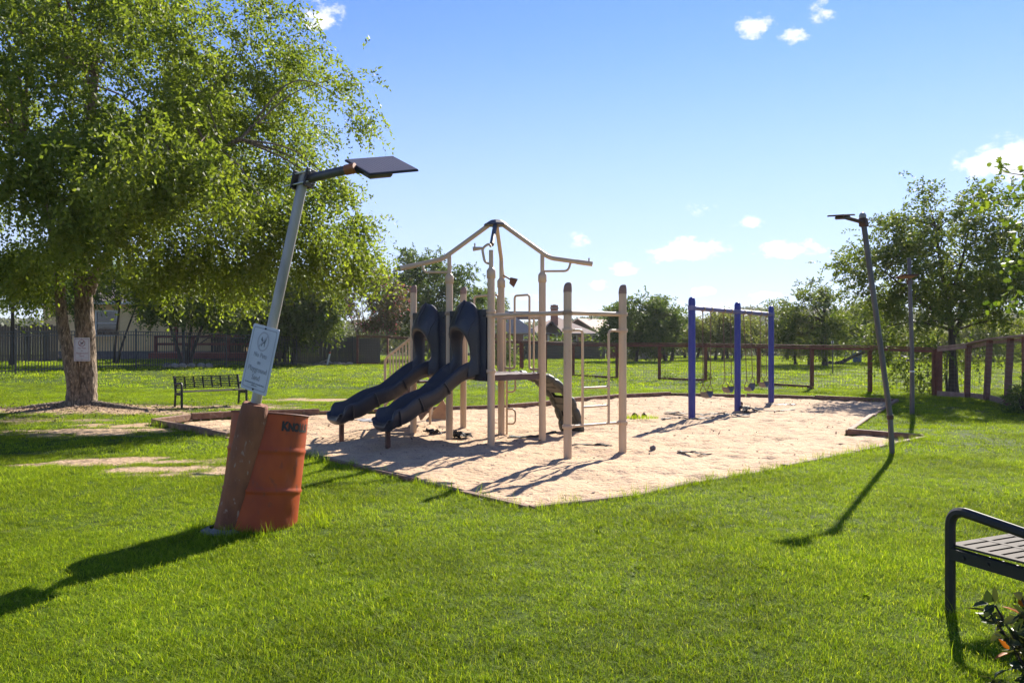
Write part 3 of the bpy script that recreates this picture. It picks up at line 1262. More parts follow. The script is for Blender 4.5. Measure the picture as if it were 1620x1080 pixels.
    # horizontal bars
    def hbar(p, q, z, r=.033):
        d = (q - p).normalized()
        m = MB()
        m.tube([Vector((p.x, p.y, z)) + d * (R), Vector((q.x, q.y, z)) - d * R], r, 14)
        m.build('bar', MAT['beige'], t)
        clamp(t, p, z, q)
        clamp(t, q, z, p)

    hbar(P777, P898, 2.0)
    hbar(P898, P985, 2.0)
    # vertical ladder between the two front posts
    d = (P985 - P898).normalized()
    for e, p in ((1, P898), (-1, P985)):
        m = MB()
        q = Vector((p.x, p.y, 1.76))
        m.tube(fillet([q + d * e * R, q + d * e * .27, q + d * e * .27 - UZ * 1.36], .06, 6), .019, 10)
        m.build('ladder_rail', MAT['beige'], t)
        clamp(t, p, 1.76, P985 if e == 1 else P898)
        clamp(t, p, .41, P985 if e == 1 else P898)
    m = MB()
    m.tube([Vector((P898.x, P898.y, .41)) + d * R, Vector((P985.x, P985.y, .41)) - d * R], .018, 10)
    m.build('rung', MAT['beige'], t)
    for z in (.94, .67):
        m = MB()
        m.tube([Vector((P898.x, P898.y, z)) + d * .27, Vector((P985.x, P985.y, z)) - d * .27], .016, 10)
        m.build('rung', MAT['beige'], t)

    # guard rails: bars round an arched opening over the climber
    a, b = P793, P858
    L = (b - a).length
    d = (b - a).normalized()

    def on(s_, z):
        return a + d * (L * s_) + UZ * z

    for pts in (fillet([on(.10, DK + .06), on(.34, DK + .06), on(.34, 2.38), on(.70, 2.38), on(.70, DK + .06), on(.92, DK + .06)], .06, 6),):
        m = MB()
        m.tube(pts, .019, 10)
        m.build('arch_rail', MAT['beige'], t)
    for s_ in (.10, .22, .80, .92):
        m = MB()
        m.tube([on(s_, DK - .02), on(s_, 2.0)], .014, 8)
        o = m.build('baluster', MAT['beige'], t)
    for s0_, s1_ in ((.05, .34), (.70, .95)):
        m = MB()
        m.tube([on(s0_, 2.0), on(s1_, 2.0)], .016, 8)
        m.build('guard_top', MAT['beige'], t)
    # arch on the back of the far deck with its loop pole
    a2, d2 = P733, (P793 - P733).normalized()
    L2 = (P793 - P733).length

    def on2(s_, z):
        return a2 + d2 * (L2 * s_) + UZ * z

    m = MB()
    m.tube(fillet([on2(.30, DK + .04), on2(.30, 2.42), on2(.92, 2.42), on2(.92, DK + .04)], .07, 6), .019, 10)
    m.build('arch_rail', MAT['beige'], t)
    for s_ in (.10, .20):
        m = MB()
        m.tube([on2(s_, DK - .02), on2(s_, 2.0)], .014, 8)
        m.build('baluster', MAT['beige'], t)
    q = on2(1.0, 0) + UB * .10 + UA * .03
    lp = MB()
    lp.tube([q - UZ * .2, q + UZ * DK], .02, 10)
    lpo = lp.build('loop_pole', MAT['beige'], t)
    for z in (.16, .72):
        m = MB()
        e = UA * .75 + UB * .45
        m.tube(fillet([q + UZ * z, q + e * .18 + UZ * z, q + e * .18 + UZ * (z + .26), q + UZ * (z + .26)], .11, 7), .016, 8)
        m.build('loop', MAT['beige'], lpo)

    # arched climber
    st = (P793 + P858) / 2
    cp = rnd_path([st + UB * s_ + UZ * z for s_, z in [(.03, DK - .06), (.22, DK - .05), (.48, .95), (.72, .80), (.93, .58), (1.08, .32), (1.18, .03), (1.22, -.15)]], 5)
    n = len(cp)
    cl = MB()
    for e in (-1, 1):
        rad = [.060 + .010 * (1 if (i % 4) < 3 else -1.2) for i in range(n)]
        cl.tube([p + UA * e * .225 for p in cp], rad, 12, smooth=False)
    co = cl.build('arched_climber', MAT['tread'], t)
    # moulded web with hand holes
    us = [-.2, -.13, -.07, .0, .07, .13, .2]
    for fl in (0, 1):
        pl = MB()
        V = []
        for i, p in enumerate(cp):
            tg = (cp[min(i + 1, n - 1)] - cp[max(i - 1, 0)]).normalized()
            nr = UA.cross(tg).normalized()
            V += [p + UA * u + nr * (.028 if fl else -.028) for u in us]
        F = []
        for i in range(n - 1):
            hole = (i % 7) in (3, 4)
            for j in range(6):
                if hole and j in (1, 2, 3, 4):
                    continue
                a_ = i * 7 + j
                F.append((a_, a_ + 1, a_ + 8, a_ + 7))
        pl.add(V, F, True)
        pl.build('web', MAT['tread'], co)
    for k in range(5):
        i = min(n - 2, 1 + 7 * k)
        p = cp[i]
        tg = (cp[min(i + 1, n - 1)] - cp[max(i - 1, 0)]).normalized()
        nr = UA.cross(tg).normalized()
        MB().box(p, (.42, .10, .085), UA, tg, nr, bev=.02).build('step', MAT['tread'], co)

    # stairs to the far deck with sloping handrails
    base0 = (P654 + P733) / 2
    back = -UA
    for e in (-1, 1):
        m = MB()
        o0 = base0 + UB * e * .40
        m.bar(o0 + UZ * (DK - .05) + back * .04, o0 + back * 1.25 + UZ * .12, .04, .16)
        m.build('stringer', MAT['deck'], t)
    for k in range(4):
        m = MB()
        m.box(base0 + back * (.22 + .26 * k) + UZ * (DK - .21 - .21 * k), (.24, .76, .04), UA, UB, UZ, bev=.006)
        m.build('tread', MAT['deck'], t)
    for e, p in ((-1, P654), (1, P733)):
        s0 = p + (UB * .04 if e < 0 else -UB * .04)
        top, bot = s0 + UZ * 1.70 + back * .05, s0 + back * 1.0 + UZ * 1.30
        low = bot - UZ * 1.3
        m = MB()
        m.tube(fillet([top, bot - back * .05 + UZ * .02, bot + back * .04 - UZ * .06, low + back * .04 + UZ * .0 - UZ * .1], .06, 5), .024, 10)
        o = m.build('handrail', MAT['beige'], t)
        m = MB()
        m.tube([s0 + UZ * 1.02 + back * .05, s0 + back * 1.02 + UZ * .42], .018, 8)
        m.build('lower_rail', MAT['beige'], o)
        for k in range(8):
            f = .1 + k * .108
            m = MB()
            m.tube([s0 + back * f + UZ * (1.03 - .6 * f), s0 + back * f + UZ * (1.715 - .41 * f)], .013, 8)
            m.build('baluster', MAT['beige'], o)
    return t


build_playset()


# ------------------------------------------------------------------ swings
def build_swings():
    B = [at(1094.5, 660), at(1163.5, 646), at(1220, 636)]
    d = (B[2] - B[0]).normalized()
    B[1] = B[0] + d * (B[1] - B[0]).dot(d)
    UZ = Vector((0, 0, 1))
    t = thing('swing_set', 'blue three-post swing frame with a long overhead beam', 'swing set', B[1][:])
    for p in B:
        m = MB()
        r = .074
        m.lathe([(r, -.4), (r, 2.44), (r * .93, 2.485), (r * .7, 2.52), (r * .3, 2.538), (.004, 2.54)], p, seg=24)
        m.build('post', MAT['blue'], t)
    m = MB()
    zb = 2.31
    m.tube([B[0] + UZ * zb + d * .07, B[2] + UZ * zb - d * .07], .053, 18)
    bo = m.build('beam', MAT['bluebeam'], t)
    for p in B:
        m = MB()
        m.lathe([(.080, -.05), (.083, -.045), (.083, .045), (.080, .05)], p + UZ * zb, seg=20)
        m.build('collar', MAT['bluebeam'], t)
    side = d.cross(UZ)
    names = ['left-hand swing of the pair beside the nearest blue post, its belt hanging level', 'belt swing on chains just left of the middle blue post',
             'tilted pale belt swing just right of the middle blue post', 'small dark belt swing beside the far right blue post']
    rr = random.Random(8)
    for k, (bay, f, dz, tilt) in enumerate([(0, .30, .47, 0), (0, .745, .52, .03), (1, .26, .50, .07), (1, .74, .53, .02)]):
        p0, p1 = B[bay], B[bay + 1]
        c = p0 + (p1 - p0) * f
        t2 = thing('swing', names[k], 'swing', (c.x, c.y, 0), group='belt swings hanging from the blue frame')
        hw = .225
        seatz = dz
        for e in (-1, 1):
            top = c + d * e * hw + UZ * (zb - .10)
            tw = d * e * .02 + side * tilt * 1.4
            bot = c + d * e * (hw - .02) + UZ * (seatz + .20 + (.04 * e if tilt > .05 else 0)) + side * tilt
            hg = MB()
            hg.lathe([(.055, -.02), (.062, -.018), (.062, .018), (.055, .02)], c + d * e * hw + UZ * zb, axis=d, seg=14)
            hg.tube([c + d * e * hw + UZ * (zb - .055), top], .016, 8)
            hg.build('hanger', MAT['brass'], t2)
            ch = MB()
            nl = 46
            pts, rad = [], []
            for i in range(nl * 2 + 1):
                s_ = i / (nl * 2)
                pts.append(top + (bot - top) * s_)
                rad.append(.0125 if i % 2 else .0065)
            ch.tube(pts, rad, 6)
            cho = ch.build('chain', MAT['chain'], t2)
            tr = MB()
            s0 = c + d * e * (hw - .035) + UZ * (seatz + .03 + (.04 * e if tilt > .05 else 0)) + side * tilt
            tri = [bot, s0 + side * .06 + UZ * .05, s0 + side * .07 - UZ * .0, s0 - side * .07, s0 - side * .06 + UZ * .05, bot]
            tr.tube(fillet(tri, .02, 3), .007, 6)
            tr.build('triangle_ring', MAT['chain'], t2)
        sm = MB()
        rows, rows2 = [], []
        for i in range(13):
            u = -1 + 2 * i / 12
            z = seatz + .03 - .13 * (1 - u * u) + (.04 * u if tilt > .05 else 0)
            row = []
            for j in (-1, -.5, 0, .5, 1):
                row.append(c + d * u * (hw - .03) + side * (j * (.085 if abs(u) < .9 else .06) + tilt) + UZ * (z + .012 * abs(j)))
            rows.append(row)
            rows2.append([q - UZ * .014 for q in row])
        sm.grid(rows)
        sm.grid([list(reversed(r_)) for r_ in rows2])
        for ed in (0, -1):
            sm.grid([[r_[ed] for r_ in rows], [r_[ed] for r_ in rows2]])
        sm.build('seat', MAT['rubber'], t2)


build_swings()


# ------------------------------------------------------------------ drum, solar lamps, signs
def text_part(txt, size, loc, X, Y, Zn, m, parent, org, name='lettering', align='CENTER', extrude=.0004, sx=1.0, space=1.0):
    cu = bpy.data.curves.new(name, 'FONT')
    cu.body = txt
    cu.size = size
    cu.align_x = align
    cu.align_y = 'CENTER'
    cu.extrude = extrude
    cu.space_character = space
    if name == 'stencil_letter': cu.offset = .006
    tmp = bpy.data.objects.new('tmp', cu)
    COL.objects.link(tmp)
    bpy.context.view_layer.update()
    dg = bpy.context.evaluated_depsgraph_get()
    me = bpy.data.meshes.new_from_object(tmp.evaluated_get(dg))
    COL.objects.unlink(tmp)
    bpy.data.objects.remove(tmp)
    X, Y, Zn, loc, org = Vector(X), Vector(Y), Vector(Zn), Vector(loc), Vector(org)
    for v in me.vertices:
        v.co = loc + X * (v.co.x * sx) + Y * v.co.y + Zn * v.co.z - org
    me.materials.clear()
    me.materials.append(m)
    me.update()
    me.name = name
    o = link(name, me, parent)
    return o


def build_sign(name, label, ctr, X, Y, Zn, w, h, mface, mtext, mring, mdark):
    ctr, X, Y, Zn = Vector(ctr), Vector(X).normalized(), Vector(Y).normalized(), Vector(Zn).normalized()
    t = thing(name, label, 'sign', ctr[:])
    th = .004
    # rounded plate
    pts = []
    r = .02
    for cx, cy, a0 in ((w / 2 - r, h / 2 - r, 0), (-w / 2 + r, h / 2 - r, 90), (-w / 2 + r, -h / 2 + r, 180), (w / 2 - r, -h / 2 + r, 270)):
        for k in range(6):
            a = math.radians(a0 + 18 * k)
            pts.append((cx + r * math.cos(a), cy + r * math.sin(a)))
    n = len(pts)

    def pp(q, z):
        return ctr + X * q[0] + Y * q[1] + Zn * z

    m = MB()
    m.add([pp(q, 0) for q in pts] + [pp(q, -th) for q in pts], [tuple(range(n)), tuple(reversed(range(n, 2 * n)))] + [(i, i + n, (i + 1) % n + n, (i + 1) % n) for i in range(n)])
    m.build('plate', mface, t)
    # printed border line
    m = MB()
    sc = 1 - .045 / w
    sc2 = 1 - .06 / w
    a = [pp((q[0] * sc, q[1] * (1 - .045 / h)), .0012) for q in pts]
    b = [pp((q[0] * sc2, q[1] * (1 - .06 / h)), .0012) for q in pts]
    m.add(a + b, [(i, (i + 1) % n, (i + 1) % n + n, i + n) for i in range(n)])
    m.build('border_line', mtext, t)
    # ring with a bar across
    cy = h * .265
    R1, R2 = w * .215, w * .18
    m = MB()
    k = 40
    a = [pp((R1 * math.cos(2 * math.pi * i / k), cy + R1 * math.sin(2 * math.pi * i / k)), .0015) for i in range(k)]
    b = [pp((R2 * math.cos(2 * math.pi * i / k), cy + R2 * math.sin(2 * math.pi * i / k)), .0015) for i in range(k)]
    m.add(a + b, [(i, (i + 1) % k, (i + 1) % k + k, i + k) for i in range(k)])
    s_ = R2 * .72
    wd = R1 * .06
    m.add([pp((s_ - wd, cy + s_ + wd), .0022), pp((s_ + wd, cy + s_ - wd), .0022), pp((-s_ + wd, cy - s_ - wd), .0022), pp((-s_ - wd, cy - s_ + wd), .0022)], [(0, 3, 2, 1)])
    m.build('prohibition_ring', mring, t)
    # dog outline
    dog = [(-.55, .15), (-.45, .45), (-.30, .62), (-.22, .35), (-.05, .18), (.25, .15), (.42, .22), (.62, .55), (.66, .42), (.52, .02), (.46, -.30), (.50, -.62), (.36, -.62),
           (.30, -.25), (.0, -.22), (-.12, -.62), (-.26, -.62), (-.24, -.15), (-.38, .08)]
    m = MB()
    g = R2 * .95
    m.add([pp((q[0] * g, cy + q[1] * g), .0018) for q in dog], [(0, 1, 2, 3), (0, 3, 18), (18, 3, 4, 17), (17, 4, 14), (14, 4, 5, 13), (17, 14, 15, 16), (13, 5, 6, 9), (9, 6, 7, 8), (13, 9, 10), (13, 10, 11, 12)])
    m.build('dog_symbol', mdark, t)
    for txt, fy, sz in (('No Pets', .055, .155), ('on', -.055, .125), ('Playground', -.165, .165), ('Sand', -.285, .165)):
        text_part(txt, sz * w, ctr + Y * (h * fy) + Zn * .002, X, Y, Zn, mtext, t, ctr, sx=.98)
    text_part('By Order of the Knolls of Woodlake Board', .042 * w, ctr - Y * (h * .375) + Zn * .002, X, Y, Zn, mdark, t, ctr, name='small_print')
    text_part('of Directors', .042 * w, ctr - Y * (h * .405) + Zn * .002, X, Y, Zn, mdark, t, ctr, name='small_print')
    for e in (-1, 1):
        m = MB()
        q = ctr + Y * e * (h / 2 - .022)
        m.tube([q, q + Zn * .008], .008, 8)
        m.build('bolt', MAT['black'], t)
    return t


def build_lamp_left():
    UZ = Vector((0, 0, 1))
    b0 = Vector((-2.376, 6.60, -.02))
    top = Vector((-1.742, 6.60, 2.95))
    ax = (top - b0).normalized()
    t = thing('solar_lamp', 'leaning galvanised solar street lamp set in a tilted rust-red concrete pier', 'street lamp', (b0.x, b0.y, 0))
    m = MB()
    rows = []
    rr = np.random.default_rng(4)
    L = 1.085 / ax.z
    u = ax.cross(Vector((0, 1, 0))).normalized()
    w = ax.cross(u)
    K = 32
    for k in range(17):
        s_ = L * k / 16
        r = .120 - .006 * k / 16 + (.006 if k == 0 else 0) - (.008 if k == 16 else 0)
        rows.append([b0 + ax * s_ + (u * math.cos(2 * math.pi * i / K) + w * math.sin(2 * math.pi * i / K)) * (r + rr.normal(0, .0012)) for i in range(K)])
    rows.append([b0 + ax * (L + .012 + rr.normal(0, .004)) + (u * math.cos(2 * math.pi * i / K) + w * math.sin(2 * math.pi * i / K)) * .10 for i in range(K)])
    m.grid(rows, closed=True)
    m.add(rows[-1], [tuple(range(K))])
    m.build('concrete_pier', MAT['pier'], t)
    m = MB()
    rows = []
    for k, (r, z) in enumerate([(.20, -.06), (.205, .02), (.19, .045), (.13, .055)]):
        rows.append([Vector((b0.x - .015 + (r + rr.normal(0, .009)) * math.cos(2 * math.pi * i / 24), b0.y + (r + rr.normal(0, .008)) * math.sin(2 * math.pi * i / 24), z + rr.normal(0, .006))) for i in range(24)])
    m.grid(rows, closed=True, smooth=False)
    m.build('footing', MAT['concrete'], t)
    m = MB()
    m.lathe([(.062, 0), (.06, .012), (.047, .018)], b0 + ax * (L + .006), ax, seg=20)
    m.build('sealant_collar', MAT['pier'], t)
    m = MB()
    m.tube([b0 + ax * (L - .2), top + ax * .05], .0425, 20)
    m.build('pole', MAT['steel'], t)
    # bracket and arm
    A = Vector((-1.40, 6.60, 3.11))
    W, Lv = Vector((.26, -.28, -.18)), Vector((.36, .30, .10))
    am = A + W * .5
    ad = (am - top)
    ad.normalize()
    bx = MB()
    sx = ad.cross(ax).normalized()
    bx.box(top - ad * .062 + ax * .0, (.018, .15, .15), ad, sx, ax, bev=.004)
    bx.box(top + ad * .062, (.018, .15, .15), ad, sx, ax, bev=.004)
    bx.box(top - sx * .066, (.12, .012, .13), ad, sx, ax)
    bo = bx.build('bracket', MAT['dark_br'], t)
    for zz in (-.045, .045):
        for yy in (-.055, .055):
            m = MB()
            m.tube([top + ax * zz + sx * yy - ad * .13, top + ax * zz + sx * yy + ad * .09], .0075, 8)
            m.build('bolt', MAT['zinc'], bo)
    m = MB()
    m.tube([top + ad * .06, am - ad * .02], .0375, 18)
    m.build('arm', MAT['dullpole'], t)
    m = MB()
    m.tube([am - ad * .10, am - ad * .012], .043, 18)
    m.build('coupling', MAT['orangetape'], t)
    nv = W.cross(Lv).normalized()
    if nv.z < 0: nv = -nv
    lu, wu = Lv.normalized(), W.normalized()
    c = A + W * .5 + Lv * .5
    hd = MB()
    hd.box(c, (Lv.length, W.length, .018), lu, wu, nv, bev=.005)
    ho = hd.build('lamp_head', MAT['dark_br'], t)
    m = MB()
    m.box(c + nv * .0105, (Lv.length - .02, W.length - .02, .004), lu, wu, nv)
    m.build('solar_panel', MAT['panel'], ho)
    m = MB()
    for k in range(15):
        m.box(c + nv * .0132 + lu * ((k + .5) / 15 - .5) * (Lv.length - .03), (.0022, W.length - .03, .0012), lu, wu, nv)
    m.build('busbars', MAT['panel_line'], ho)
    m = MB()
    m.box(c - nv * .042 - lu * .06, (.24, .22, .07), lu, wu, nv, bev=.02)
    m.build('light_body', MAT['dullpole'], ho)
    m = MB()
    m.bar(am - ad * .03 - nv * .01, am + lu * .14 - nv * .035, .06, .05, up=nv, bev=.01)
    m.build('neck', MAT['dark_br'], ho)
    # the sign on the pole
    sc = b0 + (top - b0) * ((1.6 - 29 / 190 - b0.z) / (top.z - b0.z))
    X = Vector((.78, -.624, 0))
    X = (X - ax * X.dot(ax)).normalized()
    Zn = X.cross(ax).normalized()
    if Zn.y > 0: Zn = -Zn
    build_sign('pet_sign', 'faded grey No Pets sign on the leaning galvanised lamp pole', sc + Zn * .052 + X * .0, X, ax, Zn, .385, .555, MAT['signw'], MAT['signgrey'], MAT['signpale'], MAT['signfade'])


def build_drum():
    b0 = Vector((-2.185, 6.80, -.03))
    ax = Vector((.065, .14, 1)).normalized()
    t = thing('steel_drum', 'dented orange steel drum stencilled KNOLL behind the concrete pier', 'drum', (b0.x, b0.y, 0))
    H, R = 1.005, .322
    u = Vector((0, 1, 0)).cross(ax).normalized()
    w = ax.cross(u)
    K = 64
    zs = []
    for i in range(57):
        z = H * i / 56
        r = R
        for c in (.355, .69):
            r += .013 * math.exp(-((z / H - c) / .012) ** 2)
        zs.append((z, r))

    def pt(z, r, a):
        dent = 0.0
        for da, dz, sa, sz, dd in [(math.radians(-32), .50, .10, .07, .016), (math.radians(-28), .16, .16, .06, .007), (math.radians(-75), .85, .3, .1, .006), (math.radians(-50), .42, .3, .05, .005)]:
            q = (a - da + math.pi) % (2 * math.pi) - math.pi
            dent += dd * math.exp(-(q / sa) ** 2 - ((z / H - dz) / sz) ** 2)
        dent += .0025 * math.sin(3 * a + z * 5)
        return b0 + ax * z + (u * math.cos(a) + w * math.sin(a)) * (r - dent)

    m = MB()
    m.grid([[pt(z, r, 2 * math.pi * i / K) for i in range(K)] for z, r in zs], closed=True)
    body = m.build('drum_body', MAT['drum'], t)
    m = MB()
    m.grid([[pt(z, r - .006, 2 * math.pi * i / K) for i in range(K)] for z, r in reversed(zs)], closed=True)
    m.add([pt(.03, R - .006, 2 * math.pi * i / K) for i in range(K)], [tuple(range(K))])
    m.build('drum_liner', MAT['drum_in'], t)
    m = MB()
    m.tube([pt(H, R + .003, 2 * math.pi * i / K) for i in range(K + 1)], .0075, 8, cap=False)
    m.build('rolled_rim', MAT['drum_in'], t)
    # stencilled letters bent onto the wall
    cu_ang = {'K': -50, 'N': -39.5, 'O': -29.5, 'L': -20.5, 'L ': -13, 'S': -5}
    for ch, deg in cu_ang.items():
        o = text_part(ch.strip(), .105 if ch == 'K' else .092, (0, 0, 0), (1, 0, 0), (0, 1, 0), (0, 0, 1), MAT['stencil'], body, (0, 0, 0), name='stencil_letter', extrude=0)
        a0 = math.radians(deg)
        me = o.data
        zc = H * .892 + (.004 if ch == 'K' else 0)
        for v in me.vertices:
            a = a0 + v.co.x * .85 / R
            p = pt(zc + v.co.y, R + .0025, a)
            v.co = p - Vector((b0.x, b0.y, 0))
        me.update()


def build_lamp_right():
    UZ = Vector((0, 0, 1))
    b0, top = at(1411.5, 722), atd(1366, 352, 11.0)
    t = thing('solar_lamp', 'tall grey solar lamp pole leaning left over the front corner of the sand', 'street lamp', b0[:])
    ax = (top - b0).normalized()
    m = MB()
    knee = b0 + Vector((-.028, 0, .55))
    m.tube([b0 - UZ * .2 + Vector((.02, 0, 0)), b0 + UZ * .02, knee, top + ax * .04], .036, 16)
    m.build('pole', MAT['dullpole'], t)
    m = MB()
    m.lathe([(.041, -.03), (.044, -.02), (.044, .02), (.041, .03)], knee, ax, seg=16)
    m.build('joint_sleeve', MAT['rust'], t)
    ad = Vector((-.60, -.50, .03)).normalized()
    m = MB()
    m.tube([top, top + ad * .48], .027, 14)
    m.build('arm', MAT['rust'], t)
    m = MB()
    sx = ad.cross(ax).normalized()
    m.box(top, (.10, .10, .12), ad, sx, ax, bev=.01)
    bo = m.build('bracket', MAT['rust'], t)
    for e in (-1, 1):
        m = MB()
        q = top + ax * e * .04
        m.tube([q - ad * .05 + sx * .03, q - ad * .16 + sx * .03 + Vector((.12, 0, .02))], .007, 6)
        m.build('bolt', MAT['zinc'], bo)
    m = MB()
    m.lathe([(.03, 0), (.048, .03), (.05, .055), (.035, .09), (.01, .10)], top + ax * .04, ax, seg=14)
    m.build('pole_cap', MAT['steel'], t)
    c = top + ad * .62 + UZ * .01
    nv = Vector((-.05, -.13, 1)).normalized()
    wv = nv.cross(ad).normalized()
    lv = wv.cross(nv)
    m = MB()
    m.box(c, (.30, .24, .018), lv, wv, nv, bev=.005)
    ho = m.build('lamp_head', MAT['rust'], t)
    m = MB()
    m.box(c + nv * .011, (.28, .22, .004), lv, wv, nv)
    m.build('solar_panel', MAT['panel'], ho)
    m = MB()
    m.box(c - nv * .03 - lv * .04, (.17, .15, .045), lv, wv, nv, bev=.015)
    m.build('light_body', MAT['dullpole'], ho)

    b0, top = at(1443, 657), atd(1438, 408, 17.2)
    t = thing('solar_lamp', 'slim upright lamp pole with a small flat head, before the right-hand tree', 'street lamp', b0[:])
    ax = (top - b0).normalized()
    m = MB()
    m.tube([b0 - UZ * .2, b0 + UZ * .02, b0 + UZ * 1.25, top], [.05, .05, .045, .038], 14)
    m.build('pole', MAT['dullpole'], t)
    m = MB()
    m.lathe([(.05, -.02), (.056, -.01), (.056, .01), (.05, .02)], b0 + UZ * .95, UZ, seg=14)
    m.build('joint_sleeve', MAT['zinc'], t)
    q = atd(1439, 445, 17.2)
    h = q + Vector((-.12, -.12, .10))
    m = MB()
    m.box(h, (.36, .34, .03), (1, 0, 0), (0, 1, -.12), (0, .12, 1), bev=.01)
    ho = m.build('lamp_head', MAT['rust'], t)
    m = MB()
    m.box(h - UZ * .02, (.24, .22, .02), (1, 0, 0), (0, 1, -.12), (0, .12, 1))
    m.build('lamp_lens', MAT['cedar2'], ho)
    m = MB()
    m.tube([q - UZ * .06, q + Vector((-.03, -.06, .06)), h], .025, 8)
    m.lathe([(.055, -.05), (.06, -.04), (.06, .04), (.055, .05)], q - UZ * .02, UZ, seg=12)
    m.build('bracket', MAT['rust'], t)


build_lamp_left()
build_drum()
build_lamp_right()


# ------------------------------------------------------------------ benches
def build_bench(label, P, along, front, W=1.83, hs=.43, hb=.84, slots=7):
    """P: foot of the front leg at the near end; along: direction of the length; front: the way it faces"""
    P, X, Fv = Vector(P), Vector(along).normalized(), Vector(front).normalized()
    UZ = Vector((0, 0, 1))
    t = thing('park_bench', label, 'bench', P[:])
    dep = .50

    def q(x, y, z):
        return P + X * x - Fv * y + UZ * z      # y runs from the front leg to the back

    for x in (0, W):
        sd = -1 if x == 0 else 1
        m = MB()
        pts = fillet([q(x, 0, -.06), q(x, 0, hs + .215), q(x, dep * .92, hs + .155)], .11, 8)
        for a, b in zip(pts[:-1], pts[1:]):
            pass
        m.tube(pts, .029, 8, smooth=False)
        m.build('arm_and_front_leg', MAT['black'], t)
        m = MB()
        m.tube([q(x, dep + .06, -.06), q(x, dep - .02, hs - .02), q(x, dep + .10, hb)], .026, 8, smooth=False)
        m.build('rear_leg', MAT['black'], t)
        m = MB()
        m.bar(q(x, .01, hs - .045), q(x, dep, hs - .06), .05, .065)
        o = m.build('side_rail', MAT['black'], t)
        for f in (.10, .24):
            b = MB()
            b.tube([q(x + sd * .024, f, hs - .05), q(x + sd * .034, f, hs - .05)], .011, 8)
            b.build('bolt', MAT['black'], o)

    def slotted(name, p00, ex, ey, nrm, w, h, nrow, ncol, fill=.5):
        """sheet with rows of slots, as strips and cross-ties"""
        m = MB()
        rowh = h / nrow
        for r in range(nrow + 1):
            c = p00 + ey * (rowh * r)
            m.box(c + ex * (w / 2), (w, rowh * fill, .012), ex, ey, nrm)
        for k in range(ncol + 1):
            c = p00 + ex * (w * k / ncol) + ey * (h / 2)
            m.box(c + nrm * .0015, (.035, h + rowh * .5, .012), ex, ey, nrm)
        return m.build(name, MAT['seat' if name == 'seat' else 'black'], t)

    slotted('seat', q(.02, .015, hs), X, -Fv, UZ, W - .04, dep - .05, 6, slots, .72)
    be = (q(0, dep + .10, hb) - q(0, dep - .02, hs)).normalized()
    slotted('backrest', q(.02, dep - .02 + .02, hs + .07), X, be, X.cross(be).normalized(), W - .04, hb - hs - .08, 6, slots)
    return t


build_bench('black slotted metal bench facing the sand, left of the faded sign', (-7.67, 18.35, 0.02), (.78, .63, 0), (.63, -.78, 0), W=1.52, hs=.40, hb=.76)
build_bench('black metal bench cut off by the picture edge beside the leafy shrub', (2.535, 4.57, 0.02), (.905, .425, 0), (-.425, .905, 0), W=1.83, hs=.405, hb=.80)


# ------------------------------------------------------------------ trees
def unit(v):
    return v / (np.linalg.norm(v, axis=-1, keepdims=True) + 1e-9)


def leaves(P, D, Nn, L, W, r, m, name, parent, org):
    n = len(P)
    S = unit(np.cross(D, Nn))
    V = np.zeros((n, 4, 3))
    V[:, 0] = P
    V[:, 1] = P + D * (L * .42)[:, None] + S * (W / 2)[:, None]
    V[:, 2] = P + D * L[:, None]
    V[:, 3] = P + D * (L * .42)[:, None] - S * (W / 2)[:, None]
    V -= np.array(org)
    F = np.arange(n * 4).reshape(n, 4)
    me = np_mesh(name, V.reshape(-1, 3), F, m, face_attr=r)
    return link(name, me, parent)


def folded_leaves(P, D, Nn, L, W, r, m, name, parent, org, fold=.28, curl=.18):
    n = len(P)
    S = unit(np.cross(D, Nn))
    U = np.cross(S, D)
    V = np.zeros((n, 8, 3))
    rows = [(0, 0), (.34, 1), (.72, .72), (1, 0)]
    for k, (a, w) in enumerate(rows):
        mid = P + D * (L * a)[:, None] - U * (L * curl * a * a)[:, None]
        if k in (0, 3):
            V[:, 0 if k == 0 else 5] = mid
        else:
            V[:, 2 * k - 1] = mid + S * (W / 2 * w)[:, None] + U * (W * fold * w)[:, None]
            V[:, 2 * k] = mid - S * (W / 2 * w)[:, None] + U * (W * fold * w)[:, None]
    V[:, 6] = P + D * (L * .34)[:, None] - U * (L * curl * .115)[:, None]
    V[:, 7] = P + D * (L * .72)[:, None] - U * (L * curl * .52)[:, None]
    V -= np.array(org)
    o = (np.arange(n) * 8)[:, None, None]
    F = (np.array([[0, 6, 1, 1], [0, 2, 6, 6], [6, 7, 3, 1], [2, 4, 7, 6], [7, 5, 3, 3], [4, 5, 7, 7]])[None] + o).reshape(-1, 4)
    me = bpy.data.meshes.new(name)
    me.from_pydata([tuple(v) for v in V.reshape(-1, 3)], [], [tuple(dict.fromkeys(f)) for f in F.tolist()])
    a = me.attributes.new('r', 'FLOAT', 'FACE')
    a.data.foreach_set('value', np.repeat(r, 6).astype(np.float32))
    me.polygons.foreach_set('use_smooth', np.ones(len(F), dtype=bool))
    me.materials.append(m)
    me.update()
    return link(name, me, parent)


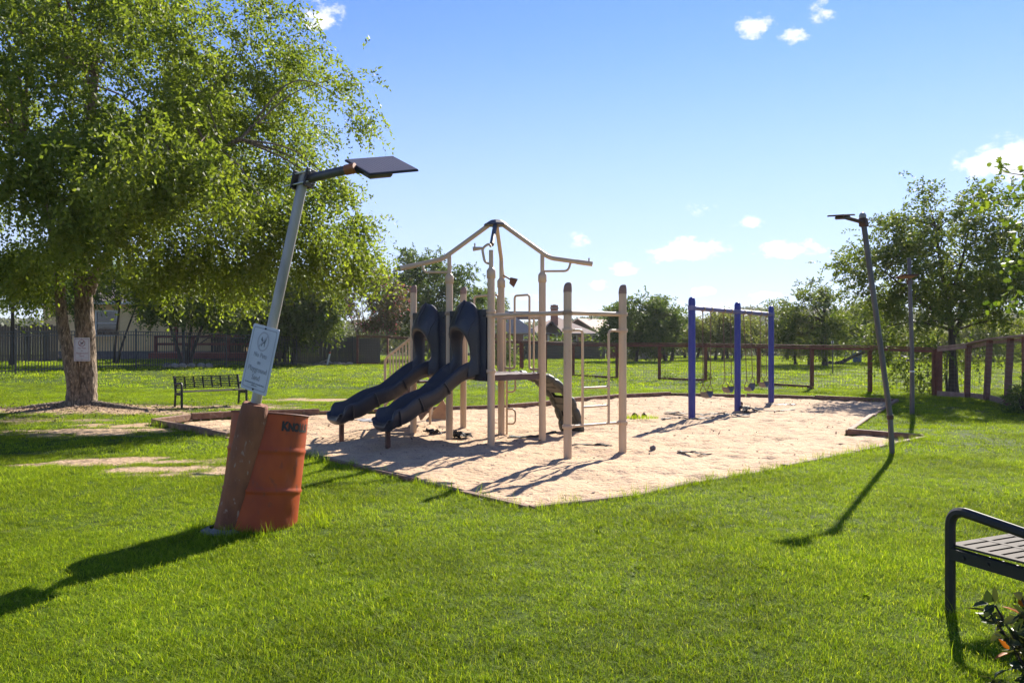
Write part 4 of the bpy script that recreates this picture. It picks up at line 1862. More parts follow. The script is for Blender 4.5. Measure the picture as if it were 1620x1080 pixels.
def twig_leaves(rng, O, out, tlen, nleaf, L, W, droop, up=.35):
    """leaves strung along twigs that start at O and run outwards"""
    m = len(O)
    d = unit(out * .7 + rng.normal(0, .55, (m, 3)) + np.array([0, 0, -droop]))
    sd = unit(np.cross(d, rng.normal(0, 1, (m, 3))))
    tl = tlen * rng.uniform(.6, 1.3, m)
    tone = rng.normal(0, .16, m)
    Ps, Ds, Ns, Ts = [], [], [], []
    for j in range(nleaf):
        t = (j + rng.uniform(.2, .8, m)) / nleaf
        p = O + d * (tl * t)[:, None] + np.array([0, 0, -1]) * (tl * t * t * (.25 + droop * .5))[:, None]
        s = 1 if j % 2 else -1
        ld = unit(d * .55 + sd * (s * .75) + rng.normal(0, .35, (m, 3)) + np.array([0, 0, -.25]))
        nn = unit(rng.normal(0, .75, (m, 3)) + np.array([0, 0, up]))
        Ps.append(p); Ds.append(ld); Ns.append(nn); Ts.append(tone)
    P, D, Nn, T = map(np.concatenate, (Ps, Ds, Ns, Ts))
    n = len(P)
    return P, D, Nn, L * rng.uniform(.65, 1.25, n), W * rng.uniform(.7, 1.2, n), np.clip(.42 + T + rng.normal(0, .17, n), 0, .92)


def clump_points(rng, c, rad, n, shell=.45, lump=.22, zlo=-1.0):
    d = unit(rng.normal(0, 1, (n * 3, 3)))
    d = d[d[:, 2] > zlo][:n]
    f = shell + (1 - shell) * rng.uniform(0, 1, len(d)) ** .6
    ph = 1 + lump * np.sin(d[:, 0] * 4.1 + d[:, 2] * 3 + rng.uniform(0, 6)) * np.sin(d[:, 1] * 3.7 + d[:, 2] * 4.3 + rng.uniform(0, 6))
    return np.array(c) + d * np.array(rad) * (f * ph)[:, None]


def tree(name, label, base, crown, nclump, clump_r, twigs, nleaf, leaf, m_leaf, m_bark, trunks, seed, droop=.25, group=None, tlen=.5, shell=.4, lump=.22,
         zlo=-1.0, limbs=26, extra=None, cat='tree', bloom=None):
    """crown: (centre, radii); trunks: list of (path points, radii); leaf: (length, width)"""
    rng = np.random.default_rng(seed)
    base = Vector(base)
    t = thing(name, label, cat, base[:], group=group)
    c, rad = np.array(crown[0], float), np.array(crown[1], float)
    C = clump_points(rng, c, rad, nclump, shell, lump, zlo)
    if extra is not None:
        C = np.concatenate([C, np.array(extra, float)])
    ends = []
    for pts, rr in trunks:
        mb = MB()
        path = rnd_path(pts, 6)
        n = len(path)
        ra = [rr[0] + (rr[1] - rr[0]) * (i / (n - 1)) ** .8 for i in range(n)]
        if len(rr) > 2:
            ra[0] = rr[2]
            ra[1] = (rr[2] * .5 + ra[1] * .5)
            ra[2] = rr[2] * .2 + ra[2] * .8
        sg = 30 if rr[0] > .15 else 14
        if rr[0] > .15:
            path = rnd_path(path, 4)
            ra = list(np.interp(np.linspace(0, n - 1, len(path)), np.arange(n), ra))
            n = len(path)
        mb.tube(path, ra, sg)
        if rr[0] > .15:
            for i in range(n):
                for k in range(sg):
                    v = Vector(mb.v[i * sg + k])
                    f = math.sin(k * 2 * math.pi / sg * 5 + seed) * .5 + math.sin(k * 2 * math.pi / sg * 3 + i * .12) * .5
                    nz = float(fbm(np.array([k * .55 + 40]), np.array([i * .30]), 3, seed)[0])
                    mb.v[i * sg + k] = tuple(path[i] + (v - path[i]) * (1 + .18 * nz + .05 * f + .10 * f * max(0, 1 - i / 14)))
        mb.build('trunk', m_bark, t)
        for i in range(n // 2, n):
            ends.append((path[i], ra[i]))
    br = MB()
    pick = rng.permutation(len(C))[:limbs]
    for i in pick:
        q = Vector(C[i])
        e = min(ends, key=lambda e_: (e_[0] - q).length + .8 * max(0, e_[0].z - q.z))
        mid = (e[0] * .5 + q * .5) + Vector(rng.normal(0, .12, 3)) * (q - e[0]).length * .5 + Vector((0, 0, .10 * (q - e[0]).length))
        path = rnd_path([e[0], mid, q], 5)
        r0 = min(e[1] * .55, .012 + .022 * (q - e[0]).length)
        br.tube(path, [r0 * (1 - .85 * k / (len(path) - 1)) for k in range(len(path))], 6)
    if br.v:
        br.build('branches', m_bark, t)
    reps = rng.integers(int(twigs * .6), int(twigs * 1.4) + 1, len(C))
    O = np.repeat(C, reps, axis=0)
    cr = np.repeat(clump_r * rng.uniform(.7, 1.3, len(C)), reps)
    O = O + rng.normal(0, 1, O.shape) * (cr * np.array([[1], [1], [.75]]))[[0, 1, 2]].T * .55
    out = unit((O - c) / rad)
    P, D, Nn, L, W, r = twig_leaves(rng, O, out, tlen, nleaf, leaf[0], leaf[1], droop)
    if bloom:
        k = rng.uniform(0, 1, len(r)) < bloom * (np.linalg.norm((P - c) / rad, axis=1) > .8)
        r = np.where(k, 1.0, r)
    keep = P[:, 2] > .12
    leaves(P[keep], D[keep], Nn[keep], L[keep], W[keep], r[keep], m_leaf, 'crown', t, base)
    return t


BARK = mat('tree_bark', (.25, .18, .125), .9, (.10, .072, .052), 13, bump=1.0, bscale=17, bdist=.09, stretch=(1.5, 1.5, .45), col3=(.40, .30, .215), scale3=24, lim3=(.54, .68), contrast=(.4, .6))
BARKD = mat('dark_bark', (.07, .05, .04), .9, (.04, .03, .025), 9, bump=.5, stretch=(1, 1, .4))
BARKP = mat('pale_stem_bark', (.20, .13, .095), .8, (.13, .085, .065), 6, stretch=(1, 1, .4))
LF_MAIN = leaf_mat('elm_leaf', (.075, .115, .018), (.235, .280, .050), .5, (1.5, 1.52, .58))
LF_DARK = leaf_mat('dark_leaf', (.042, .085, .022), (.13, .18, .045), .40)
LF_MID = leaf_mat('mid_green_leaf', (.055, .095, .02), (.16, .20, .042), .42)
LF_PINK = leaf_mat('crape_leaf', (.075, .08, .042), (.16, .145, .075), .32, (1.4, 1.2, .7), c3=(.50, .16, .24))
LF_PALE = leaf_mat('mesquite_leaf', (.085, .115, .035), (.18, .20, .07), .42)
LF_OAK = leaf_mat('oak_leaf', (.045, .095, .012), (.15, .21, .028), .45)
LF_SHRUB = leaf_mat('shrub_leaf', (.022, .045, .016), (.085, .095, .04), .2, rough=.45, c3=(.42, .13, .02))

# the big elm on the left
TB = Vector((-10.0, 18.5, .04))


def build_elm():
    def q(px, py, d=18.5):
        return atd(px, py, d)
    extra = []
    rng = np.random.default_rng(31)
    # low hanging sprays on both sides
    for px, py, d, k in [(585, 395, 17.8, 2), (560, 345, 17.8, 3), (560, 420, 18, 3), (525, 385, 17, 3), (480, 385, 16.8, 4), (430, 395, 17, 4), (380, 415, 16.6, 4), (330, 420, 16.8, 4), (280, 405, 17, 4),
                         (235, 415, 17, 3), (520, 290, 18, 4), (585, 180, 18.4, 2), (540, 130, 18.5, 2), (45, 420, 17.5, 5), (15, 390, 17, 5), (300, 370, 16.5, 4), (-60, 420, 18, 5), (400, 340, 16.4, 5), (470, 320, 16.6, 5),
                         (120, 330, 14.6, 5), (190, 330, 14.4, 4), (60, 300, 14.8, 4), (150, 270, 14, 5), (240, 290, 14.2, 4), (100, 220, 14, 4), (200, 210, 13.8, 4), (300, 260, 14.2, 4), (20, 250, 14.4, 4), (350, 320, 14.8, 3), (120, 365, 15.4, 3), (190, 370, 15.2, 3), (80, 375, 16, 3)]:
        for _ in range(k):
            p = q(px + rng.normal(0, 14), py + rng.normal(0, 14), d + rng.normal(0, .5))
            extra.append(p[:])
    trunks = [
        ([TB + Vector((0, 0, -.15)), q(136, 600), q(134, 520), q(131, 440), q(128, 385), q(120, 300), q(140, 210, 18.7), q(150, 120, 18.6)], (.275, .09, .46)),
        ([TB + Vector((-.16, -.10, .1)), q(114, 590, 18.2), q(100, 520, 18.1), q(95, 460, 18.1), q(90, 400, 18.0), q(70, 320, 17.8), q(40, 220, 17.5)], (.165, .07, .24)),
        ([q(140, 462), q(152, 432, 18.4), q(168, 405, 18.2), q(215, 340, 17.7), q(290, 270, 17.2), q(380, 220, 17)], (.15, .05)),
        ([q(131, 400), q(180, 300, 18.9), q(260, 190, 19.3), q(360, 120, 19.5)], (.14, .04)),
    ]
    tree('elm_tree', 'big shady elm on the left with two trunks rising from one flared base', TB, ((-10.5, 18.3, 6.95), (5.75, 5.6, 3.9)), 400, .50, 40, 12, (.102, .054), LF_MAIN, BARK, trunks, 5,
         droop=.45, tlen=.55, shell=.42, lump=.12, zlo=-.62, limbs=90, extra=extra)


build_elm()
tt = build_sign('pet_sign', 'white No Pets sign with red lettering nailed to the elm trunk', at(129.5, 648)[:2] and Vector(atd(129.5, 552.5, 18.08)), (1, .02, 0), (-.012, 0, 1), (.02, -1, 0), .365, .535, MAT['signw2'], MAT['signred'], MAT['signred'], MAT['signdark'])


def straight(base, h, r0, r1, lean=(0, 0), flare=1.3):
    b = Vector(base)
    return ([b - Vector((0, 0, .1)), b + Vector((lean[0] * .3, lean[1] * .3, h * .35)), b + Vector((lean[0], lean[1], h))], (r0, r1, r0 * flare))


def build_back_trees():
    def gb(px, d):
        x = (px - 810) / FPX * d
        return Vector((x, d, float(lawn_z(x, d))))

    def cz(py, d):
        return EYE + (540 - py) / FPX * d

    G1 = 'trees behind the iron fence'
    b = gb(292, 39.5)
    stems = [straight(b + Vector((dx, dy, 0)), 3.0, .10, .05, (lx, 0)) for dx, dy, lx in ((-.12, 0, -1.0), (0, .05, -.2), (.12, 0, .35), (.2, .05, 1.1))]
    tree('crape_myrtle', 'dark multi-stemmed tree in front of the red deck, behind the black iron fence', b, ((b.x + .65, b.y, cz(474, 39.5)), (2.75, 2.4, 1.45)), 95, .52, 28, 9, (.175, .09), LF_MID, BARKD, stems, 21, group=G1, zlo=-.75, limbs=20)
    b = gb(180, 40.5)
    tree('shade_tree', 'dark tree filling the gap beside the elm trunk, in front of the tan house', b, ((b.x - .2, b.y, cz(450, 40.5)), (2.1, 2, 1.1)), 45, .5, 22, 9, (.17, .085), LF_DARK, BARKD, [straight(b, 3, .09, .05, (.3, 0)), straight(b + Vector((.15, 0, 0)), 3, .08, .04, (1.0, 0))], 22, group=G1, zlo=-.5, limbs=14)
    b = gb(20, 38)
    tree('shade_tree', 'dark tree at the picture edge over the grey board fence', b, ((b.x - .5, b.y, cz(452, 38)), (4.2, 2.4, 1.7)), 80, .6, 26, 9, (.17, .085), LF_DARK, BARKD, [straight(b, 3.4, .15, .06)], 23, group=G1, zlo=-.5, limbs=18)
    b = gb(465, 46)
    tree('round_tree', 'dense rounded green tree behind the dark board fence', b, ((b.x, b.y, cz(484, 46)), (2.85, 2.4, 2.05)), 140, .55, 30, 9, (.20, .105), LF_MID, BARKD, [straight(b, 3, .12, .05)], 24, group=G1, limbs=16, lump=.1, shell=.55)
    b = gb(395, 49)
    tree('round_tree', 'dark green tree between the red deck and the rounded tree', b, ((b.x, b.y, cz(478, 49)), (2.8, 2.4, 2.05)), 125, .55, 28, 9, (.20, .105), LF_DARK, BARKD, [straight(b, 3, .12, .05)], 25, group=G1, limbs=14, lump=.1, shell=.55)
    b = gb(588, 53)
    stems = [straight(b + Vector((dx, 0, 0)), 3.2, .06, .03, (lx, 0)) for dx, lx in ((-.2, -1.3), (-.08, -.5), (.05, .2), (.16, .8), (.25, 1.6))]
    tree('crape_myrtle', 'pink-flowering crape myrtle with thin fanned stems', b, ((b.x, b.y, cz(474, 53)), (2.55, 2.0, 2.1)), 70, .5, 20, 9, (.18, .08), LF_PINK, BARKP, stems, 26, group=G1, droop=-.1, limbs=30, bloom=.11)
    b = gb(680, 61)
    tree('shade_tree', 'large dark tree rising behind the slide hoods', b, ((b.x - .2, b.y, cz(474, 61)), (3.9, 3.2, 3.35)), 150, .65, 26, 9, (.21, .11), LF_DARK, BARKD, [straight(b, 3.6, .22, .1)], 27, group=G1, limbs=30, lump=.16, shell=.5)
    b = gb(758, 84)
    tree('shade_tree', 'small far tree beside the chimneyed house', b, ((b.x, b.y, cz(487, 84)), (2.3, 2, 2.2)), 40, .6, 20, 8, (.26, .14), LF_MID, BARKD, [straight(b, 3, .12, .05)], 28, group=G1, limbs=8)
    G2 = 'trees in the field beyond the rail fence'
    b = gb(1010, 56)
    tr = [straight(gb(1006, 56), 2.2, .12, .08, (.4, 0)), straight(gb(1054, 56), 2.2, .15, .09, (-.8, 0)), straight(gb(1062, 56.5), 2.4, .15, .09, (.5, 0))]
    tree('field_tree', 'dense dark tree beyond the rail fence, left of the blue swings', b, ((b.x + .2, b.y, cz(512, 56)), (2.75, 2.4, 1.85)), 110, .5, 26, 9, (.20, .10), LF_DARK, BARKD, tr, 31, group=G2, limbs=24, lump=.2)
    for k, (px, d, top, rx, lab) in enumerate([(1130, 60, 497, 2.7, 'pale feathery tree seen between the first two swing posts'), (1092, 70, 505, 2.2, 'pale tree just behind the nearest blue swing post'),
                                               (1160, 66, 503, 2.4, 'pale tree behind the middle blue swing post'), (1205, 80, 528, 2.6, 'low far tree behind the right half of the swings')]):
        b = gb(px, d)
        zt = cz(top, d)
        zc = zt * .62 + .3
        tr = [straight(b + Vector((dx, dx * .5, 0)), zc, .13, .07, (lx, 0)) for dx, lx in ((-.5, -.6), (.1, .3), (.7, .7))]
        tree('mesquite_tree', lab, b, ((b.x, b.y, zc), (rx, 2.2, zt - zc)), 60, .5, 20, 9, (.21, .10), LF_PALE, BARKD, tr, 40 + k, group=G2, limbs=30, lump=.2, shell=.35)
    b = gb(1305, 45.5)
    tr = [straight(b, 2.6, .17, .07), ]
    tree('field_tree', 'open-crowned green tree in the field between the swings and the leaning lamp', b, ((b.x - .5, b.y, cz(508, 45.5)), (2.3, 1.9, 2.15)), 75, .42, 18, 10, (.16, .085), LF_MID, BARKD, tr, 51, group=G2, droop=-.05, limbs=36, lump=.3, shell=.3)
    b = gb(1258, 48)
    tree('field_tree', 'bright low tree with a slim trunk right of the last swing post', b, ((b.x, b.y, cz(530, 48)), (1.5, 1.4, 1.25)), 45, .4, 20, 9, (.17, .09), LF_PALE, BARKD, [straight(b, 1.6, .1, .05), straight(b + Vector((.9, .2, 0)), 1.6, .07, .04)], 52, group=G2, limbs=18)
    b = gb(1375, 52)
    tree('field_tree', 'green tree behind the leaning lamp pole in the field', b, ((b.x, b.y, cz(512, 52)), (2.2, 2, 1.7)), 60, .5, 20, 9, (.19, .10), LF_MID, BARKD, [straight(b, 2, .12, .05, (.5, 0))], 53, group=G2, limbs=18)
    for k, (px, d, top, lab) in enumerate([(1450, 60, 520, 'far tree beyond the fence corner'), (1545, 58, 515, 'far leaning tree seen between the right-hand fence posts'), (1625, 60, 505, 'far tree at the right picture edge beyond the fence')]):
        b = gb(px, d)
        zt = cz(top, d)
        tree('field_tree', lab, b, ((b.x, b.y, zt * .66), (2.6, 2.2, zt * .36)), 50, .5, 18, 9, (.2, .1), LF_PALE, BARKD, [straight(b, zt * .6, .14, .06, (.8 if k != 1 else 1.4, 0))], 56 + k, group=G2, limbs=18)
    # the loose tree just outside the right-hand fence
    d = 24.2
    b = gb(1507, d)
    b.z = .02

    def q(px, py, dd=d):
        return atd(px, py, dd)
    tr = [([b - Vector((0, 0, .1)), q(1508, 590), q(1506, 545), q(1503, 500), q(1490, 430), q(1478, 350)], (.16, .03, .2)), ([q(1505, 540), q(1528, 490), q(1555, 430), q(1585, 370)], (.09, .03)),
          ([q(1499, 628), q(1497, 590, 24.1), q(1499, 560, 24.1)], (.05, .025)), ([q(1503, 510), q(1450, 470, 24), q(1400, 430, 23.8)], (.07, .02)), ([q(1500, 480), q(1520, 420), q(1535, 350)], (.07, .02))]
    ex = [q(px, py, d + o)[:] for px, py, o in [(1335, 415, -.4), (1350, 450, 0), (1345, 420, .3), (1370, 395, 0), (1365, 470, .2), (1390, 520, .5), (1400, 560, -.5), (1425, 575, -.8), (1440, 590, -.9), (1470, 600, -.6), (1410, 540, 0), (1470, 330, 0), (1455, 305, 0), (1480, 310, 0), (1540, 320, 0), (1580, 330, .2), (1575, 460, .2), (1590, 500, -.2), (1610, 470, 0), (1600, 540, .3), (1570, 545, -.2), (1625, 520, 0), (1630, 440, .2), (1545, 560, 0), (1480, 560, -.3), (1455, 545, -.4), (1520, 575, .2)]]
    tree('cedar_elm', 'loose-crowned tree with open branches just beyond the right-hand fence corner', b, ((b.x + .15, b.y, cz(432, d)), (3.2, 2.4, 2.45)), 195, .40, 19, 11, (.112, .064), LF_MID, BARKD, tr, 61, droop=.0, tlen=.5, shell=.25, lump=.3, limbs=110, extra=ex, zlo=-.95)


build_back_trees()


def build_near_plants():
    """oak sprays at the right edge, shrubs"""
    rng = np.random.default_rng(9)
    b = Vector((8.1, 10.2, .02))
    t = thing('oak_sapling', 'lobed oak leaves reaching in from a tree outside the right picture edge', 'tree', b[:])
    mb = MB()
    mb.tube(rnd_path([b - Vector((0, 0, .1)), b + Vector((.05, 0, 1.6)), b + Vector((.1, 0, 3.2)), b + Vector((.05, 0, 5.0))], 5), [.09 - .003 * i for i in range(16)], 10)
    mb.build('trunk', BARKD, t)
    O, out = [], []
    br = MB()
    for z0, tx, ty, tz in [(3.2, 6.15, 9.9, 3.72), (3.3, 6.3, 10.4, 3.45), (2.4, 6.35, 10.0, 2.55), (2.0, 6.4, 10.3, 2.06), (3.6, 7.0, 9.6, 4.2), (3.0, 7.2, 11.2, 3.2), (3.8, 8.6, 10.5, 4.6), (2.6, 9.2, 10.2, 3.1), (3.9, 7.8, 11.2, 4.7), (3.2, 9.4, 10.9, 3.9), (4.2, 8.2, 9.5, 4.9)]:
        s, e = b + Vector((.08, 0, z0)), Vector((tx, ty, tz))
        path = rnd_path([s, (s + e) / 2 + Vector((0, 0, .12)), e], 6)
        br.tube(path, [.022 - .0015 * i for i in range(len(path))], 6)
        for i, p in enumerate(path[5:]):
            for _ in range(2):
                O.append(p[:])
                out.append(((e - s).normalized() + Vector(rng.normal(0, .5, 3)))[:])
    br.build('branches', BARKD, t)
    O, out = np.array(O), unit(np.array(out))
    n, per = len(O), 6
    # lobed leaves
    lob = np.array([(0, 0), (.18, .10), (.28, .30), (.36, .13), (.50, .36), (.60, .14), (.74, .30), (.84, .12), (1, 0), (.84, -.12), (.74, -.30), (.60, -.14), (.50, -.36), (.36, -.13), (.28, -.30), (.18, -.10)])
    V, F, r = [], [], []
    for i in range(n):
        for j in range(per):
            p = O[i] + out[i] * (.05 * j) + rng.normal(0, .04, 3)
            d = unit(out[i] * .6 + rng.normal(0, .6, 3))
            nn = unit(rng.normal(0, .6, 3) + np.array([0, -.2, .5]))
            s = unit(np.cross(d, nn))
            L = rng.uniform(.08, .14)
            o = len(V)
            for a, c in lob:
                V.append(p + d * a * L + s * c * L)
            for a in range(1, 8):
                F.append((o + a, o + a + 1, o + 16 - a - 1, o + 16 - a) if a < 7 else (o + 7, o + 8, o + 9, o + 9))
            tone = np.clip(rng.normal(.5, .22), 0, .92)
            r += [tone] * 7
    F = [f if f[2] != f[3] else (f[0], f[1], f[2], f[0]) for f in F]
    V = np.array(V) - np.array(b)
    me = bpy.data.meshes.new('crown')
    me.from_pydata([tuple(v) for v in V], [], [tuple(dict.fromkeys(f)) for f in F])
    a = me.attributes.new('r', 'FLOAT', 'FACE')
    a.data.foreach_set('value', np.array(r, dtype=np.float32))
    me.materials.append(LF_OAK)
    link('crown', me, t)

    # shrub by the near bench: stems with broad glossy leaves
    b = Vector((2.25, 3.12, .02))
    t = thing('leafy_shrub', 'glossy dark shrub with a few orange leaves beside the near bench', 'shrub', b[:])
    P, D, Nn, L, W, r = [], [], [], [], [], []
    st = MB()
    for k in range(44):
        a = rng.uniform(0, 2 * math.pi)
        rd = rng.uniform(.05, .34)
        h = rng.uniform(.30, .70) * (1 - .35 * (rd / .4) ** 2)
        e = b + Vector((rd * math.cos(a), rd * math.sin(a), h))
        path = rnd_path([b + Vector((.05 * math.cos(a), .05 * math.sin(a), -.02)), b + Vector((rd * .6 * math.cos(a), rd * .6 * math.sin(a), h * .55)), e], 4)
        st.tube(path, .0045, 5)
        for p in path[3:]:
            for _ in range(5):
                d = unit(np.array([math.cos(a), math.sin(a), .4]) * .4 + rng.normal(0, .6, 3))
                P.append(np.array(p) + rng.normal(0, .012, 3)); D.append(d); Nn.append(unit(rng.normal(0, .6, 3) + np.array([0, 0, .7])))
                L.append(rng.uniform(.04, .085)); W.append(rng.uniform(.022, .042)); r.append(1.0 if rng.uniform() < .05 else rng.uniform(0, .9))
    st.build('stems', BARKD, t)
    folded_leaves(np.array(P), np.array(D), np.array(Nn), np.array(L), np.array(W), np.array(r), LF_SHRUB, 'foliage', t, b)

    def bush(px, d, w, h, n, lab, m, seed, leaf=(.09, .04), name='shrub', zb=None):
        rg = np.random.default_rng(seed)
        x = (px - 810) / FPX * d
        bb = Vector((x, d, float(lawn_z(x, d)) if zb is None else zb))
        tt_ = thing(name, lab, 'shrub', bb[:])
        dd = unit(rg.normal(0, 1, (n, 3)))
        dd[:, 2] = np.abs(dd[:, 2])
        O_ = np.array(bb) + dd * np.array([w / 2, w / 2, h]) * (rg.uniform(.25, 1, n) ** .6)[:, None]
        Pp, Dd, Nv, Ll, Ww, rr_ = twig_leaves(rg, O_, dd, leaf[0] * 2.2, 6, leaf[0], leaf[1], -.2)
        k = Pp[:, 2] > bb.z
        leaves(Pp[k], Dd[k], Nv[k], Ll[k], Ww[k], rr_[k], m, 'foliage', tt_, bb)
        sm = MB()
        for k_ in range(6):
            a_ = rg.uniform(0, 6.28)
            sm.tube([bb - Vector((0, 0, .05)), bb + Vector((.3 * w * math.cos(a_), .3 * w * math.sin(a_), h * .6))], .012, 5)
        sm.build('stems', BARKD, tt_)

    bush(1622, 17.2, .75, .75, 260, 'dark bushy shrub at the foot of the right-hand fence', LF_DARK, 3, (.09, .035))
    bush(850, 66, 2.4, 2.0, 220, 'green bush on the board fence below the houses', LF_MID, 4, (.24, .13))
    bush(888, 67, 2.6, 1.9, 240, 'bright leafy vine bush under the chimneyed house', LF_OAK, 5, (.24, .13))
    bush(930, 68, 2.0, 1.7, 180, 'small bush behind the board fence near the last roof', LF_MID, 6, (.24, .13))
    bush(800, 47, 1.6, 1.9, 220, 'tangled bush behind the playset deck', LF_MID, 7, (.2, .1))
    bush(1002, 57, .9, .8, 60, 'dry yellow bush in front of the pale picket fence', LF_PALE, 8, (.2, .1))
    bush(700, 53, 1.6, 1.4, 160, 'leafy bush behind the left slide hood', LF_OAK, 9, (.2, .1))
    bush(1350, 74, 5, 1.6, 200, 'low dark brush at the far side of the field', LF_DARK, 10, (.3, .16))
    bush(1120, 31.2, .5, .22, 60, 'weed clump at the foot of a fence post behind the swings', LF_OAK, 12, (.09, .03), name='weed_clump')
    bush(1056, 31.6, .5, .18, 50, 'weed clump under the far rail fence', LF_OAK, 13, (.09, .03), name='weed_clump')


build_near_plants()


# ------------------------------------------------------------------ fences
def gz(x, y):
    return float(lawn_z(x, y))


def build_iron_fence():
    A, B = Vector((-18.6, 29.6, 0)), Vector((-9.96, 49.4, 0))
    d = (B - A)
    L = d.length
    d.normalize()
    A = A - d * 2.7 * 2
    L += 2.7 * 2
    nb = round(L / 2.7)
    bay = L / nb
    t = thing('iron_fence', 'black iron picket fence along the back of the lawn on the left', 'fence', (A.x, A.y, gz(A.x, A.y)))
    H = 1.72
    org = Vector(t.location)
    pm = MB()
    pm.box((0, 0, H / 2), (.055, .055, H), d, d.cross(Vector((0, 0, 1))), bev=.004)
    pm.box((0, 0, H + .015), (.065, .065, .03), d, d.cross(Vector((0, 0, 1))), taper=.6)
    post_me = pm.mesh('post', MAT['picket'])
    km = MB()
    km.box((0, 0, .07 + (H - .16) / 2), (.02, .02, H - .16), d, d.cross(Vector((0, 0, 1))))
    pick_me = km.mesh('picket', MAT['picket'])
    P = [A + d * bay * i for i in range(nb + 1)]
    for i, p in enumerate(P):
        z = gz(p.x, p.y)
        o = link('post', post_me, t)
        o.location = Vector((p.x, p.y, z)) - org
        if i == nb:
            break
        q = P[i + 1]
        z2 = gz(q.x, q.y)
        for h in (H - .09, H - .24, .17):
            MB().bar((p.x, p.y, z + h), (q.x, q.y, z2 + h), .028, .034).build('rail', MAT['picket'], t)
        n = 21
        for k in range(1, n):
            f = k / n
            c = p + (q - p) * f
            o = link('picket', pick_me, t)
            o.location = Vector((c.x, c.y, z + (z2 - z) * f)) - org


def wire_bay(p, q, h, t, step=.11, vstep=.105, r=.0028, z0=.05):
    m = MB()
    d = (q - p)
    L = Vector((d.x, d.y, 0)).length
    n = max(2, round(L / step))

    def strip(a, b):
        dd = (b - a).normalized()
        s = dd.cross(Vector((0, 1, .2))).normalized() * r
        w = dd.cross(s).normalized() * r
        c = [s, -s * .5 + w * .87, -s * .5 - w * .87]
        V = [a + x for x in c] + [b + x for x in c]
        m.add(V, [(0, 1, 4, 3), (1, 2, 5, 4), (2, 0, 3, 5)])

    for k in range(1, n):
        c = p + d * (k / n)
        strip(c + Vector((0, 0, z0)), c + Vector((0, 0, h)))
    k = z0
    while k < h:
        strip(p + Vector((0, 0, k)), q + Vector((0, 0, k)))
        k += vstep
    m.build('wire_mesh', MAT['wire'], t)


def build_rail_fences():
    UZ = Vector((0, 0, 1))

    def run(label, pts, hts, name='rail_fence', board=None, rail_m='fencew', leans=None, top_w=.14, wr=.0028, kick=False, pr=.055, bottoms=()):
        p0 = pts[0]
        t = thing(name, label, 'fence', (p0[0], p0[1], gz(*p0[:2])))
        P = [Vector((x, y, gz(x, y))) for x, y in pts]
        for i, p in enumerate(P):
            ln = leans[i] if leans else (0, 0)
            top = p + Vector((ln[0], ln[1], hts[i] - .05))
            m = MB()
            m.bar(p - UZ * .15, top, pr * 2, pr * 2, up=(0, 1, 0), bev=.006)
            m.build('post', MAT['fencew'], t)
        for i in range(len(P) - 1):
            a, b = P[i] + UZ * (hts[i] - .02), P[i + 1] + UZ * (hts[i + 1] - .02)
            if leans:
                a += Vector((*leans[i], 0)); b += Vector((*leans[i + 1], 0))
            dd = (b - a).normalized()
            MB().bar(a, b - dd * .006, top_w, .04, bev=.004).build('top_rail', MAT[rail_m], t)
            sd = dd.cross(UZ).normalized()
            if sd.y > 0: sd = -sd
            MB().bar(a - UZ * .085 + sd * (pr + .022), b - UZ * .085 - dd * .006 + sd * (pr + .022), .038, .09, bev=.004).build('rail', MAT[rail_m], t)
            wire_bay(P[i] - sd * (pr + .01), P[i + 1] - sd * (pr + .01), min(hts[i], hts[i + 1]) - .12, t, r=wr)
            if i in bottoms:
                MB().bar(P[i] + UZ * .06, P[i + 1] + UZ * .06, .05, .09, bev=.004).build('bottom_rail', MAT['fencew'], t)
            if kick:
                MB().bar(P[i] + UZ * .07 + sd * (pr + .03), P[i + 1] + UZ * .07 - dd * .006 + sd * (pr + .03), .045, .16, bev=.006).build('kick_board', MAT['railtop'], t)
        return t

    far = [(.55, 40.7), (1.6, 37.2), (2.64, 34.0), (4.22, 31.8), (5.82, 31.2), (7.40, 30.2), (8.86, 28.4), (9.98, 26.3), (11.1, 24.5), (12.3, 23.0)]
    hts = [1.47, 1.46, 1.45, 1.46, 1.47, 1.46, 1.47, 1.45, 1.44, 1.40]
    run('long stained timber rail fence with wire mesh behind the swings', far, hts, bottoms=(2, 4, 6), wr=.0036)
    run('stained timber and wire fence bay between the iron fence and the playset', [(-9.7, 49.6), (-7.7, 48.9), (-5.6, 47.6), (-3.4, 45.8), (-1.4, 43.4), (.45, 41.0)], [1.85, 1.80, 1.65, 1.55, 1.5, 1.47], bottoms=(0,), wr=.004, pr=.06)
    run('weathered timber fence with kick board running to the right picture edge', [(12.36, 22.85), (12.72, 22.1), (12.66, 21.1), (12.05, 19.25), (11.35, 17.45), (10.7, 15.7), (10.2, 13.8)], [1.44, 1.53, 1.66, 1.71, 1.72, 1.72, 1.70],
        rail_m='railtop', leans=[(0, 0), (.05, 0), (.10, 0), (.10, 0), (.0, 0), (0, 0), (0, 0)], top_w=.19, kick=True, wr=.003, pr=.06)


build_iron_fence()
build_rail_fences()


